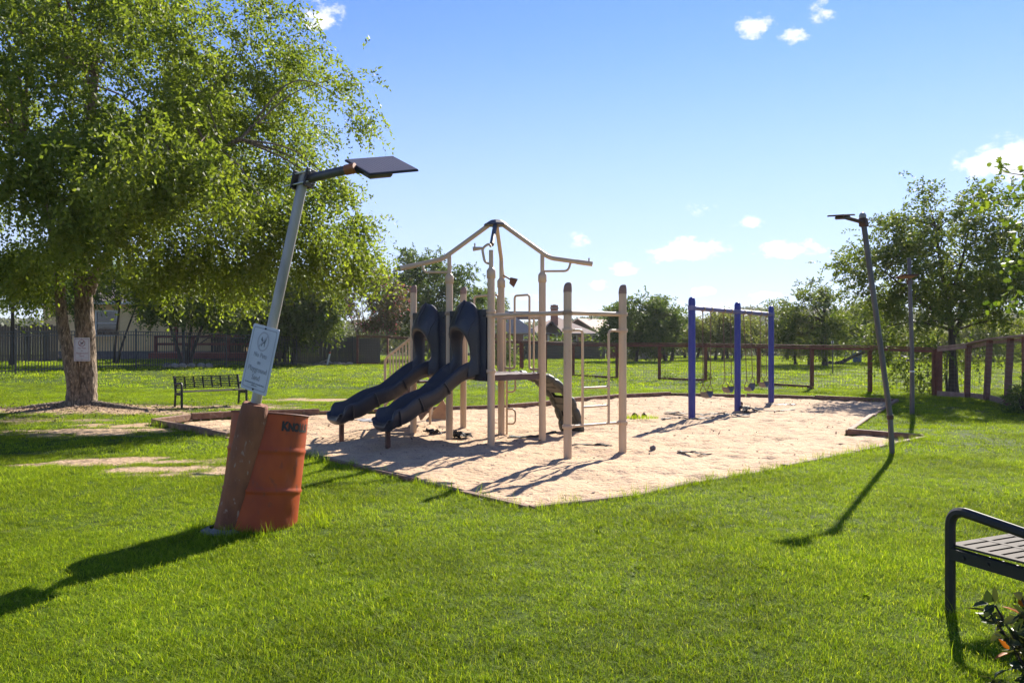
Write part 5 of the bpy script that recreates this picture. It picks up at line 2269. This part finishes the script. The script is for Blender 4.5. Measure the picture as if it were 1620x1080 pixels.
def board_fence(label, a, b, h, m='cedar', w=.14, seed=1, hv=.04, group=None):
    a, b = Vector((*a, gz(*a))), Vector((*b, gz(*b)))
    t = thing('board_fence', label, 'fence', a[:], group=group)
    d = b - a
    L = d.length
    dn = Vector((d.x, d.y, 0)).normalized()
    sd = dn.cross(Vector((0, 0, 1)))
    if sd.y > 0: sd = -sd
    rr = random.Random(seed)
    mb = MB()
    mb.box((0, 0, .5), (w * .93, .02, 1), dn, sd, bev=.004)
    me = mb.mesh('board', MAT[m])
    n = int(L / w)
    for k in range(n):
        c = a + d * ((k + .5) / n)
        o = link('board', me, t)
        o.location = c - a + sd * rr.uniform(0, .008)
        o.scale = (1, 1, h + rr.uniform(-hv, hv))
    for z in (.35, h - .35):
        MB().bar(a - sd * .035 + Vector((0, 0, z)), b - sd * .035 + Vector((0, 0, z)), .04, .09).build('rail', MAT[m], t)
    return t


board_fence('dark board fence behind the iron pickets, right of the red deck', (-13.3, 47.4), (-8.6, 51.5), 1.62, seed=2)
board_fence('dark board fence under the rounded tree, partly behind the lamp pole', (-17.6, 46.2), (-13.35, 47.4), 1.62, seed=6)
board_fence('grey weathered board fence panel at the left picture edge', (-33.5, 43.5), (-25.6, 44.6), 2.05, seed=3, hv=.08)
board_fence('dark board fence in front of the chimneyed houses', (.8, 63), (7.6, 64.5), 1.45, seed=4)
board_fence('reddish board fence left of the dense field tree', (7.7, 64.6), (13.0, 66), 1.35, m='redwood', seed=5)
board_fence('short pale picket fence before the reddish boards', (8.3, 61), (11.0, 61.5), .85, m='stone', w=.13, seed=7)
board_fence('orange cedar fence glimpsed behind the red deck', (-20.5, 52.0), (-15.4, 53.5), 2.0, m='cedar2', seed=8)


# ------------------------------------------------------------------ houses
def gable_roof(mb, x0, x1, y0, y1, ze, zr, axis='x', over=.4):
    """gable roof over a rectangle, ridge along axis, with thickness"""
    x0, x1, y0, y1 = x0 - over, x1 + over, y0 - over, y1 + over
    th = .12
    if axis == 'x':
        ym = (y0 + y1) / 2
        A = [(x0, y0, ze), (x1, y0, ze), (x1, ym, zr), (x0, ym, zr), (x1, y1, ze), (x0, y1, ze)]
        F = [(0, 1, 2, 3), (3, 2, 4, 5)]
    else:
        xm = (x0 + x1) / 2
        A = [(x0, y1, ze), (x0, y0, ze), (xm, y0, zr), (xm, y1, zr), (x1, y0, ze), (x1, y1, ze)]
        F = [(0, 1, 2, 3), (3, 2, 4, 5)]
    n = len(A)
    V = A + [(x, y, z - th) for x, y, z in A]
    ed = [(0, 1), (1, 2), (2, 4), (4, 5), (5, 3), (3, 0)]
    mb.add(V, F + [tuple(reversed([i + n for i in f])) for f in F] + [(a + n, b + n, b, a) for a, b in ed])


def hip_roof(mb, x0, x1, y0, y1, ze, zr, over=.45):
    x0, x1, y0, y1 = x0 - over, x1 + over, y0 - over, y1 + over
    r = min(x1 - x0, y1 - y0) / 2
    if x1 - x0 > y1 - y0:
        a, b = (x0 + r, (y0 + y1) / 2, zr), (x1 - r, (y0 + y1) / 2, zr)
    else:
        a, b = ((x0 + x1) / 2, y0 + r, zr), ((x0 + x1) / 2, y1 - r, zr)
    V = [(x0, y0, ze), (x1, y0, ze), (x1, y1, ze), (x0, y1, ze), a, b, (x0, y0, ze - .14), (x1, y0, ze - .14), (x1, y1, ze - .14), (x0, y1, ze - .14)]
    if x1 - x0 > y1 - y0:
        F = [(0, 1, 5, 4), (1, 2, 5), (2, 3, 4, 5), (3, 0, 4)]
    else:
        F = [(0, 1, 4), (1, 2, 5, 4), (2, 3, 5), (3, 0, 4, 5)]
    mb.add(V, F + [(6, 7, 1, 0), (7, 8, 2, 1), (8, 9, 3, 2), (9, 6, 0, 3), (9, 8, 7, 6)])


def window_part(x0, x1, z0, z1, y, t, mid=True):
    m = MB()
    fw = .09
    for c, s in (((x0 + x1) / 2, z1 + fw / 2), ((x0 + x1) / 2, z0 - fw / 2)):
        m.box((c, y - .02, s), (x1 - x0 + 2 * fw, .06, fw))
    for x in (x0 - fw / 2, x1 + fw / 2):
        m.box((x, y - .02, (z0 + z1) / 2), (fw, .06, z1 - z0))
    if mid:
        m.box(((x0 + x1) / 2, y - .012, (z0 + z1) / 2), (x1 - x0, .04, .05))
    o = m.build('window', MAT['trimw'], t)
    g = MB()
    g.box(((x0 + x1) / 2, y + .012, (z0 + z1) / 2), (x1 - x0, .01, z1 - z0))
    g.build('pane', MAT['glass'], o)
    return o


def build_house_left():
    y = 50.0
    x0, x1 = -29.6, -17.0
    zb = gz(-24, 50) - .05
    t = thing('tan_house', 'tan lap-sided house behind the iron fence on the left', 'house', ((x0 + x1) / 2, y, zb))
    w = MB()
    w.box(((x0 + x1) / 2, y + 4.03, zb + 2.2), (x1 - x0 - .06, 7.94, 3.4))
    w.build('wall', MAT['siding'], t)
    f = MB()
    f.box(((x0 + x1) / 2, y + 4.0, zb + .28), (x1 - x0, 8.08, .62))
    f.build('foundation', MAT['found'], t)
    # lap boards: each course tilts a little
    z = zb + .60
    n = 0
    gap = [(-26.35, -24.9, 1.55 + zb, 3.15 + zb)]
    while z < zb + 3.75:
        segs = [(x0, x1)]
        for gx0, gx1, gz0, gz1 in gap:
            if z + .17 > gz0 - .1 and z < gz1 + .1:
                segs = [(x0, gx0 - .1), (gx1 + .1, x1)]
        for s0, s1 in segs:
            m = MB()
            m.add([(s0, y - .03, z), (s1, y - .03, z), (s1, y - .012, z + .185), (s0, y - .012, z + .185), (s0, y + .04, z), (s1, y + .04, z), (s1, y + .04, z + .185), (s0, y + .04, z + .185)],
                  [(0, 1, 2, 3), (7, 6, 5, 4), (4, 5, 1, 0), (3, 2, 6, 7), (0, 3, 7, 4), (1, 5, 6, 2)])
            m.build('lap_board', MAT['siding'], t)
        z += .18
    for x in (x0 + .05, -28.2, -22.9, x1 - .05):
        MB().box((x, y - .04, zb + 2.2), (.12, .05, 3.2)).build('corner_trim', MAT['siding'], t)
    window_part(-26.25, -25.0, zb + 1.62, zb + 3.08, y - .03, t)
    s = MB()
    s.box((-25.62, y - .08, zb + 1.40), (1.7, .12, .12))
    s.build('window_sill', MAT['siding'], t)
    r = MB()
    gable_roof(r, x0, x1, y, y + 8, zb + 3.75, zb + 6.2, 'x', .55)
    ro = r.build('roof', MAT['roof'], t)
    fa = MB()
    fa.box(((x0 + x1) / 2, y - .6, zb + 3.62), (x1 - x0 + 1.1, .03, .2))
    fa.build('fascia', MAT['trimw'], ro)
    # cable sagging along the wall
    c = MB()
    c.tube(rnd_path([(-21.6, y - .1, zb + 1.35), (-20.9, y - .12, zb + 1.0), (-20.0, y - .12, zb + .95), (-18.9, y - .1, zb + 1.6)], 5), .03, 6)
    c.build('cable', MAT['black'], t)

    # second wing with door post, right of the deck
    t2 = thing('red_deck', 'low timber deck with dark red rails and pinkish floor beside the tan house', 'deck', (-17.5, 46.6, gz(-17.5, 46.6)))
    dz = gz(-17.5, 46.6) + .52
    for k in range(14):
        MB().box((-21.0 + .28 + .5 * k, 47.6, dz - .02), (.485, 3.6, .04)).build('floor_plank', MAT['deckfloor'], t2)
    MB().box((-17.5, 45.74, dz - .19), (7.1, .05, .30)).build('skirt_board', MAT['redwood'], t2)
    for x in (-20.7, -18.55, -16.45, -14.2):
        MB().box((x, 45.9, dz + .48), (.14, .14, 1.0)).build('rail_post', MAT['redwood'], t2)
    for xa, xb in ((-20.63, -18.62), (-18.48, -16.52), (-16.38, -14.27)):
        for z, h in ((.92, .16), (.48, .14)):
            MB().box(((xa + xb) / 2, 45.88, dz + z), (xb - xa, .05, h)).build('rail', MAT['redwood'], t2)
    MB().box((-20.9, 49.2, dz + 1.45), (.18, .18, 2.9)).build('porch_post', MAT['redwood'], t2)
    MB().box((-16.0, 49.3, dz + 1.45), (.24, .2, 2.9)).build('porch_post', MAT['cedar2'], t2)
    MB().box((-18.4, 49.28, dz + 2.98), (5.6, .16, .22)).build('porch_beam', MAT['cedar2'], t2)
    for k in range(3):
        MB().box((-15.4 + .02 * k, 45.45 - .25 * k, dz - .16 - .14 * k), (2.0, .26, .05)).build('step', MAT['redwood'], t2)
    # rubble pile by the board fence
    c = Vector((-10.9, 46.9, gz(-10.9, 46.9)))
    t3 = thing('rubble_pile', 'heap of pale stone rubble behind the iron fence', 'rubble', c[:])
    rr = random.Random(12)
    for k in range(46):
        u = rr.uniform(-1, 1)
        sz = rr.uniform(.12, .34)
        p = c + Vector((u * 2.0 * .55, u * 1.5 + rr.uniform(-.3, .3), max(0, (.30 - .22 * abs(u)) * rr.uniform(.1, 1))))
        m = MB()
        bm = bmesh.new()
        bmesh.ops.create_icosphere(bm, subdivisions=1, radius=sz / 2)
        for v in bm.verts:
            v.co = Vector((v.co.x * rr.uniform(.9, 1.5), v.co.y * rr.uniform(.8, 1.3), v.co.z * rr.uniform(.45, .7))) + p
        bm.verts.index_update()
        m.add([v.co[:] for v in bm.verts], [[v.index for v in f.verts] for f in bm.faces])
        bm.free()
        m.build('stone', MAT['stone'], t3)
    p = Vector((-10.85, 46.5, gz(-10.85, 46.5)))
    t4 = thing('white_pipe', 'short white pipe with a red cap sticking out of the rubble', 'pipe', p[:])
    MB().tube([p - Vector((.05, 0, .05)), p + Vector((.13, 0, .72))], .05, 10).build('pipe', MAT['white'], t4)
    MB().tube([p + Vector((.12, 0, .70)), p + Vector((.145, 0, .80))], .055, 10).build('cap', MAT['redpipe'], t4)
    # low stones at the foot of the fence
    for k, (px, d) in enumerate([(265, 36.3), (276, 36.4), (302, 37.4), (318, 37.8), (330, 38.0), (288, 36.8)]):
        x = (px - 810) / FPX * d
        pp = Vector((x, d, gz(x, d)))
        bm = bmesh.new()
        bmesh.ops.create_icosphere(bm, subdivisions=2, radius=.17)
        for v in bm.verts:
            v.co = Vector((v.co.x * rr.uniform(1.1, 1.3), v.co.y * 1.1, v.co.z * rr.uniform(.75, .9)))
        me = bpy.data.meshes.new('bed_stone')
        bm.to_mesh(me)
        bm.free()
        me.materials.append(MAT['stone'])
        o = link('bed_stone', me)
        o.location = pp + Vector((0, 0, .08))
        tag(o, ['leftmost', 'second from the left', 'fourth from the left', 'fifth from the left', 'rightmost', 'third from the left'][k] + ' grey edging stone in the row under the multi-stemmed tree', 'stone', 'edging stones under the multi-stemmed tree')


def build_far_houses():
    def X(px, d):
        return (px - 810) / FPX * d

    def Z(py, d):
        return EYE + (540 - py) / FPX * d

    # house with the broad front roof
    d = 86
    t = thing('brick_house', 'brown-roofed house seen through the playset guard rails', 'house', (X(800, d), d, gz(X(800, d), d)))
    x0, x1 = X(752, d), X(842, d)
    ze, zr = Z(526, d), Z(496, d)
    MB().box(((x0 + x1) / 2, d + 4, ze / 2 + .1), (x1 - x0, 8, ze + .1)).build('wall', MAT['brick'], t)
    m = MB()
    hip_roof(m, x0, x1, d, d + 15, ze, zr + .7)
    m.build('roof', MAT['roof'], t)
    window_part(X(829, d), X(838, d), Z(543, d), Z(531, d), d - .03, t)
    MB().box((X(789, d), d + 5, Z(489, d)), (.9, .8, 2.0)).build('chimney', MAT['brick'], t)
    m = MB()
    m.box((X(822, d + 10), d + 10, Z(499, d + 10)), (5.0, 3.0, .9))
    m.build('roof_ridge_block', MAT['roofdk'], t)
    # house with chimney
    d = 92
    t = thing('brick_house', 'brown-roofed brick house with a tall chimney above the board fence', 'house', (X(885, d), d, gz(X(885, d), d)))
    x0, x1 = X(850, d), X(925, d)
    ze, zr = Z(527, d), Z(499, d)
    MB().box(((x0 + x1) / 2, d + 4.2, ze / 2), (x1 - x0, 8, ze)).build('wall', MAT['brick'], t)
    m = MB()
    hip_roof(m, x0 - 1.5, x1 + 1.0, d, d + 13, ze, zr)
    ro = m.build('roof', MAT['roof'], t)
    m = MB()
    gable_roof(m, X(858, d), X(884, d), d - 2, d + 4, ze + .1, Z(508, d), 'y', .3)
    m.build('front_gable_roof', MAT['roofdk'], t)
    ch = MB()
    ch.box((X(878, d), d + 1.5, Z(498, d)), (.85, .8, 2.4))
    co = ch.build('chimney', MAT['brick'], t)
    MB().box((X(878, d), d + 1.5, Z(486.5, d)), (.98, .92, .12)).build('chimney_crown', MAT['stone'], co)
    MB().lathe([(.13, 0), (.13, .3), (.2, .32), (.2, .38)], (X(878, d), d + 1.5, Z(486, d)), seg=10).build('flue_cap', MAT['black'], co)
    MB().box((X(889, d), d - 2.2, ze - .1), (4.0, 2.0, .14)).build('porch_roof', MAT['roofdk'], t)
    for px in (866, 879, 896):
        MB().box((X(px, d), d - 2.6, ze / 2), (.22, .22, ze)).build('porch_post', MAT['trimw'], t)
    window_part(X(900, d), X(912, d), Z(545, d), Z(531, d), d + .15, t)
    # low gabled house to its right
    d = 97
    t = thing('brick_house', 'low house with a long brown roof slope left of the dense dark tree', 'house', (X(940, d), d, gz(X(940, d), d)))
    x0, x1 = X(905, d), X(956, d)
    ze, zr = Z(531, d), Z(503, d)
    MB().box(((x0 + x1) / 2, d + 4, ze / 2), (x1 - x0, 8, ze)).build('wall', MAT['roofdk'], t)
    m = MB()
    gable_roof(m, x0 - (x1 - x0) * .7, x1, d, d + 9, ze, zr, 'y', .4)
    m.build('roof', MAT['roof'], t)
    window_part(X(938, d), X(948, d), Z(546, d), Z(535, d), d - .03, t)
    MB().lathe([(.06, 0), (.06, .8)], (X(914, d), d + 3, Z(506, d)), seg=8).build('vent_pipe', MAT['black'], t)
    t.rotation_euler = (0, 0, math.radians(-34))
    # houses on the distant hill
    d = 330
    for k, (px, py, w, lab) in enumerate([(1188, 524, 13, 'distant grey-roofed house on the hill seen through the swings'), (1181, 517, 10, 'distant red-roofed house higher on the hill'), (1206, 522, 8, 'distant pale house on the hill beside the last swing post')]):
        dd = d + 12 * k
        z0 = Z(py + 6, dd)
        x = X(px, dd)
        t = thing('hill_house', lab, 'house', (x, dd, z0 - 3), group='houses on the distant hill')
        MB().box((x, dd + 4, z0 - .5), (w * .9, 8, 5)).build('wall', MAT['trimw'] if k else MAT['found'], t)
        m = MB()
        gable_roof(m, x - w / 2, x + w / 2, dd, dd + 8, z0 + 1.9, z0 + 3.8, 'x', .6)
        m.build('roof', MAT['brick'] if k == 1 else MAT['roof'], t)
        window_part(x - 1.5, x + 1.5, z0 - .4, z0 + 1.0, dd - .05, t)


build_house_left()
build_far_houses()


# ------------------------------------------------------------------ hills and far woods
def build_hills():
    ang = np.linspace(-1.25, 1.25, 260)
    rows = []
    R = [260, 300, 340, 400, 480, 620, 900]
    for j, r in enumerate(R):
        a = ang
        x, y = r * np.sin(a), r * np.cos(a)
        px = np.degrees(a)
        prof = 8.5 + 5.5 * np.exp(-((px - 17) / 6.0) ** 2) + 4.5 * np.exp(-((px - 8.2) / 3.2) ** 2) + 2.5 * np.exp(-((px - 30) / 9) ** 2) + 3 * fbm(px * .25, px * 0 + .5, 4, 14) - 4.5 * np.exp(-((px - 13) / 1.4) ** 2)
        f = [0, .45, .75, 1.0, 1.08, 1.05, .9][j]
        z = -1 + 4.0 * sstep(140, 500, y) * 0 + prof * f * (r / 400) ** .35 * 1.15 + (2.2 * fbm(x * .09, y * .09, 3, 33) if j else 0)
        rows.append(np.stack([x, y, z], 1))
    V = np.concatenate(rows)
    n, m = len(R), len(ang)
    I = np.arange(n * m).reshape(n, m)
    F = np.stack([I[:-1, :-1].ravel(), I[:-1, 1:].ravel(), I[1:, 1:].ravel(), I[1:, :-1].ravel()], 1)
    M = mat('wooded_hill', (.055, .075, .035), .95, (.09, .105, .055), .06, bump=1.0, bscale=.25, bdist=3.0)
    tag(link('hills', np_mesh('hills', V, F, M, smooth=True)), 'low wooded hills along the horizon', kind='structure')
    # tree crowns that cover the hill side
    rng = np.random.default_rng(19)
    N = 5200
    a = rng.uniform(-.95, .95, N)
    r = rng.uniform(265, 470, N)
    px = np.degrees(a)
    prof = 8.5 + 5.5 * np.exp(-((px - 17) / 6.0) ** 2) + 4.5 * np.exp(-((px - 8.2) / 3.2) ** 2) + 2.5 * np.exp(-((px - 30) / 9) ** 2) + 3 * fbm(px * .25, px * 0 + .5, 4, 14) - 4.5 * np.exp(-((px - 13) / 1.4) ** 2)
    ff = np.interp(r, R, [0, .45, .75, 1.0, 1.08, 1.05, .9])
    C = np.stack([r * np.sin(a), r * np.cos(a), -1 + prof * ff * (r / 400) ** .35 * 1.15 + .6], 1)
    per = 26
    O = np.repeat(C, per, axis=0)
    d = unit(rng.normal(0, 1, O.shape))
    d[:, 2] = np.abs(d[:, 2])
    O = O + d * np.array([2.4, 2.4, 2.4]) * rng.uniform(.6, 1.1, len(O))[:, None]
    rr_ = np.repeat(rng.uniform(0, .7, N), per) + rng.normal(0, .12, len(O))
    dd = unit(rng.normal(0, 1, O.shape))
    o = leaves(O, dd, unit(d + rng.normal(0, .4, O.shape)), rng.uniform(1.0, 1.8, len(O)), rng.uniform(.7, 1.2, len(O)), np.clip(rr_, 0, .9), LF_FAR, 'hill_woods', None, (0, 0, 0))
    tag(o, 'woods covering the distant hills', 'woods', kind='stuff')
    # belt of scrub at the far end of the field
    N = 560
    x = rng.uniform(-20, 75, N)
    y = 78 + rng.uniform(0, 16, N) + np.abs(x - 20) * .08
    h = rng.uniform(1.4, 3.4, N)
    keep = ~((x > -6) & (x < 13))
    x, y, h = x[keep], y[keep], h[keep]
    per = 110
    C = np.repeat(np.stack([x, y, lawn_z(x, y)], 1), per, axis=0)
    hh = np.repeat(h, per)
    d = unit(rng.normal(0, 1, C.shape))
    O = C + d * np.stack([hh * .5, hh * .5, hh * .5], 1) * (rng.uniform(.2, 1, len(C)) ** .5)[:, None] + np.stack([hh * 0, hh * 0, hh * .5], 1)
    k = O[:, 2] > .1
    O, d = O[k], d[k]
    rr_ = np.clip(np.repeat(rng.uniform(.1, .7, len(x)), per)[k] + rng.normal(0, .12, len(O)), 0, .9)
    o = leaves(O, unit(rng.normal(0, 1, O.shape)), unit(d + rng.normal(0, .5, O.shape)), rng.uniform(.25, .5, len(O)), rng.uniform(.15, .3, len(O)), rr_, LF_FAR, 'far_scrub', None, (0, 0, 0))
    tag(o, 'belt of scrub at the far end of the field', 'scrub', kind='stuff')


LF_FAR = leaf_mat('far_leaf', (.055, .075, .035), (.13, .145, .065), .25)
build_hills()


# ------------------------------------------------------------------ small things in the pit and the field
def scrap(name, label, cat, pts, w, m, h=.03, seed=1, group=None):
    """crumpled strip of sheet lying on the sand along a path"""
    rr = random.Random(seed)
    P = [Vector((x, y, 0)) for x, y in pts]
    path = rnd_path(P, 6)
    t = MB()
    r1, r2 = [], []
    for i, p in enumerate(path):
        tg = (path[min(i + 1, len(path) - 1)] - path[max(i - 1, 0)]).normalized()
        s = Vector((-tg.y, tg.x, 0))
        z = float(sand_z(p.x, p.y)) + .006
        ww = w * rr.uniform(.5, 1.15)
        row = [Vector((p.x, p.y, z)) + s * u * ww + Vector((0, 0, h * rr.uniform(.0, 1) * (1 - abs(u)) + .004)) for u in (-.5, -.2, .1, .5)]
        r1.append(row)
        r2.append([q - Vector((0, 0, .006)) for q in row])
    t.grid(r1, smooth=False)
    t.grid([list(reversed(r)) for r in r2], smooth=False)
    o = t.build(name, m)
    c = path[len(path) // 2]
    for v in o.data.vertices:
        v.co -= c
    o.location = c
    return tag(o, label, cat, group)


def g2(px, py):
    p = at(px, py)
    return (p.x, p.y)


G = 'scraps of dark liner lying in the sand'
scrap('liner_strip', 'long dark liner strip across the foot of the nearest swing post', 'scrap', [g2(1050, 655), g2(1085, 656), g2(1118, 657), g2(1145, 656), g2(1186, 658)], .16, MAT['fabric'], .04, 1, G)
scrap('liner_strip', 'second dark liner strip just in front of the nearest swing post', 'scrap', [g2(1047, 662), g2(1075, 661), g2(1095, 663), g2(1130, 660)], .10, MAT['fabric'], .04, 2, G)
scrap('liner_strip', 'thin straight black strip between the middle and far swing posts', 'scrap', [g2(1192, 648), g2(1225, 649), g2(1257, 647)], .09, MAT['fabric'], .02, 3, G)
scrap('liner_strip', 'dark crumpled strip alone in the open sand right of the ladder', 'scrap', [g2(1072, 714), g2(1095, 716), g2(1126, 719)], .08, MAT['fabric'], .03, 4, G)
scrap('liner_strip', 'flat dark strip at the foot of the right deck post', 'scrap', [g2(805, 690), g2(840, 689), g2(880, 684)], .10, MAT['fabric'], .03, 5, G)
scrap('liner_strip', 'thin dark strip beside the front ladder post', 'scrap', [g2(905, 703), g2(945, 703), g2(968, 706)], .06, MAT['fabric'], .02, 6, G)
scrap('liner_strip', 'crumpled black liner by the middle swing post', 'scrap', [g2(1168, 645), g2(1178, 647), g2(1190, 651)], .3, MAT['fabric'], .14, 7, G)
scrap('liner_strip', 'pointed black liner scrap between the front deck posts', 'scrap', [g2(716, 691), g2(726, 690), g2(738, 692)], .32, MAT['fabric'], .16, 8, G)
scrap('liner_strip', 'small black liner scrap under the near slide', 'scrap', [g2(674, 682), g2(684, 683), g2(690, 685)], .22, MAT['fabric'], .10, 9, G)
scrap('plastic_sheet', 'grey plastic sheet lying under the left slide', 'scrap', [g2(563, 664), g2(585, 665), g2(603, 666)], .42, MAT['tarp'], .03, 10)
scrap('liner_strip', 'broken pale strip at the far swing post', 'scrap', [g2(1210, 639), g2(1235, 640), g2(1258, 640)], .12, MAT['tarp'], .03, 11, G)


def build_pit_bits():
    rr = random.Random(4)
    p = Vector((*g2(695, 664), 0))
    t = thing('plywood_wedge', 'tan plywood wedge leaning under the playset deck', 'panel', p[:])
    m = MB()
    V = [p + Vector(v) for v in [(-.30, -.05, -.03), (.32, .05, -.03), (.05, .25, .40), (-.30, -.01, -.03), (.32, .09, -.03), (.05, .29, .40)]]
    m.add(V, [(0, 1, 2), (5, 4, 3), (0, 3, 4, 1), (1, 4, 5, 2), (2, 5, 3, 0)])
    m.build('panel', MAT['tan_panel'], t)
    MB().tube([p + Vector((-.16, .05, -.05)), p + Vector((-.16, .1, .42))], .022, 8).build('brace', MAT['beige'], t)
    # grass clump growing in the sand
    c = Vector((*g2(1012, 664), 0))
    rng = np.random.default_rng(3)
    V, F, r = tuft(rng, 420, .40, .03, .10, .008, 1.0)
    V = V * np.array([1, .55, 1])
    V[:, 2] += .04
    o = link('grass_clump', np_mesh('grass_clump', V, F, bpy.data.materials['grass_blade'], face_attr=r))
    o.location = c
    tag(o, 'small patch of green grass growing in the sand left of the swings', 'grass clump')
    for k, (px, py, s, lab) in enumerate([(1033, 711, .05, 'lone dark stone standing in the sand right of the ladder post'), (1170, 641, .09, 'dark rock beside the middle swing post'), (1004, 660, .07, 'brown clod behind the grass patch in the sand'), (1019, 659, .06, 'second brown clod behind the grass patch in the sand')]):
        x, y = g2(px, py)
        bm = bmesh.new()
        bmesh.ops.create_icosphere(bm, subdivisions=2, radius=s)
        for v in bm.verts:
            v.co = Vector((v.co.x * rr.uniform(.8, 1.1), v.co.y * rr.uniform(.8, 1.1), v.co.z * rr.uniform(.8, 1.2)))
        me = bpy.data.meshes.new('stone')
        bm.to_mesh(me)
        bm.free()
        me.materials.append(MAT['rust'] if k else MAT['found'])
        o = link('stone', me)
        o.location = (x, y, float(sand_z(x, y)) + s * .4)
        tag(o, lab, 'stone')
    # litter of leaf bits and clods on the sand: one object
    n = 5200
    x = rng.uniform(PIT[:, 0].min(), PIT[:, 0].max(), n)
    y = rng.uniform(PIT[:, 1].min(), PIT[:, 1].max(), n)
    dens = np.clip(.25 + 1.9 * fbm(x * .8, y * .8, 4, 61), .03, 1)
    k = (pit_sd(x, y) < -.06) & (rng.uniform(0, 1, n) < dens)
    x, y = x[k], y[k]
    P = np.stack([x, y, sand_z(x, y) + .008], 1)
    m_ = len(P)
    D = unit(np.stack([rng.normal(0, 1, m_), rng.normal(0, 1, m_), rng.normal(0, .25, m_)], 1))
    Nn = unit(rng.normal(0, .35, (m_, 3)) + np.array([0, 0, 1]))
    o = leaves(P, D, Nn, rng.uniform(.025, .09, m_), rng.uniform(.012, .04, m_), rng.uniform(0, 1, m_), MAT['rust'], 'leaf_litter', None, (0, 0, 0))
    tag(o, 'dry leaf litter scattered on the sand', 'litter', kind='stuff')
    # mulch chips round the elm
    n = 5000
    a, rd = rng.uniform(0, 2 * np.pi, n), np.abs(rng.normal(0, 1.6, n)) + .3
    x, y = -10.2 + rd * np.cos(a) * 1.5, 18.2 + rd * np.sin(a) * .8
    P = np.stack([x, y, lawn_z(x, y) + .01], 1)
    D = unit(np.stack([rng.normal(0, 1, n), rng.normal(0, 1, n), rng.normal(0, .3, n)], 1))
    o = leaves(P, D, unit(rng.normal(0, .4, (n, 3)) + np.array([0, 0, 1])), rng.uniform(.03, .10, n), rng.uniform(.015, .04, n), rng.uniform(0, 1, n), BARKP, 'mulch', None, (0, 0, 0))
    tag(o, 'brown mulch and dead leaves round the elm', 'mulch', kind='stuff')
    # surface roots
    for k, (dx, dy, ln) in enumerate([(.9, -.35, 1.6), (-.8, -.4, 1.5)]):
        q0 = TB + Vector((0, 0, .06))
        q1 = TB + Vector((dx, dy, .035))
        q2 = TB + Vector((dx * 2, dy * 1.4, -.05))
        el = [o_ for o_ in bpy.data.objects if o_.name.startswith('elm_tree')][0]
        MB().tube(rnd_path([q0, q1, q2], 5), [.16 - .011 * i for i in range(11)], 8).build('root', BARK, el)
    # field furniture
    p = at(1420, 577)
    p.z = gz(p.x, p.y)
    t = thing('picnic_table', 'low dark picnic table far out in the field, right of the leaning lamp', 'picnic table', p[:])
    UZ = Vector((0, 0, 1))
    for k in range(4):
        MB().box(p + Vector((0, -.3 + .2 * k, .74)), (1.8, .18, .045)).build('top_board', MAT['found'], t)
    for e in (-1, 1):
        MB().box(p + Vector((0, e * .68, .44)), (1.8, .26, .045)).build('seat', MAT['found'], t)
        MB().box(p + Vector((e * .65, 0, .40)), (.08, 1.4, .08)).build('seat_support', MAT['found'], t)
        for s in (-1, 1):
            MB().bar(p + Vector((e * .65, s * .55, -.03)), p + Vector((e * .65, s * .22, .72)), .07, .07).build('leg', MAT['found'], t)
    p = at(1356, 577)
    p.z = gz(p.x, p.y)
    t = thing('blue_drum', 'small blue plastic drum far out in the field', 'drum', p[:])
    MB().lathe([(.26, -.02), (.28, .05), (.28, .3), (.29, .33), (.28, .36), (.28, .62), (.29, .65), (.28, .68), (.27, .86), (.24, .9)], p, seg=20).build('drum_body', MAT['bluebin'], t)
    MB().lathe([(.25, 0), (.25, .03)], p + UZ * .895, seg=20).build('lid', MAT['black'], t)
    # fallen limbs
    for k, (px, py, a, lab) in enumerate([(1340, 581, .5, 'dark fallen limb lying in the field right of the open tree'), (1465, 577, .3, 'long bent fallen limb just left of the fence corner'), (1541, 579, .9, 'leaning dead stub between the right-hand fence posts')]):
        p = at(px, py)
        p.z = gz(p.x, p.y)
        t = thing('fallen_limb', lab, 'branch', p[:])
        MB().tube(rnd_path([p + Vector((-1.3, 0, .08)), p + Vector((-.4, .1, .12)), p + Vector((.3, .1, .25 + a * .4)), p + Vector((1.2, .2, .3 + a))], 5), [.16 - .006 * i for i in range(16)], 8).build('limb', BARKD, t)
        MB().tube([p + Vector((-.3, .1, .1)), p + Vector((.1, .4, .55))], [.07, .02], 6).build('side_branch', BARKD, t)
    # thin field post near the open tree
    p = at(1317, 595)
    p.z = gz(p.x, p.y)
    t = thing('steel_stake', 'thin steel stake standing in the field beside the open tree', 'stake', p[:])
    MB().tube([p - UZ * .1, p + UZ * 1.5], .03, 8).build('shaft', MAT['dullpole'], t)
    MB().box(p + UZ * 1.42, (.1, .02, .12)).build('tag_plate', MAT['zinc'], t)


build_pit_bits()


# ------------------------------------------------------------------ air
def build_haze():
    m = bpy.data.materials.new('haze')
    m.use_nodes = True
    nt = m.node_tree
    nt.nodes.clear()
    out = nt.nodes.new('ShaderNodeOutputMaterial')
    v = nt.nodes.new('ShaderNodeVolumePrincipled')
    v.inputs['Color'].default_value = (.93, .96, 1, 1)
    v.inputs['Density'].default_value = 0.0002
    v.inputs['Anisotropy'].default_value = 0.35
    nt.links.new(v.outputs[0], out.inputs['Volume'])
    mb = MB()
    mb.box((0, 430, 13), (1900, 1400, 32))
    o = mb.build('haze', m)
    tag(o, 'thin pale haze over the whole place', kind='stuff')


build_haze()
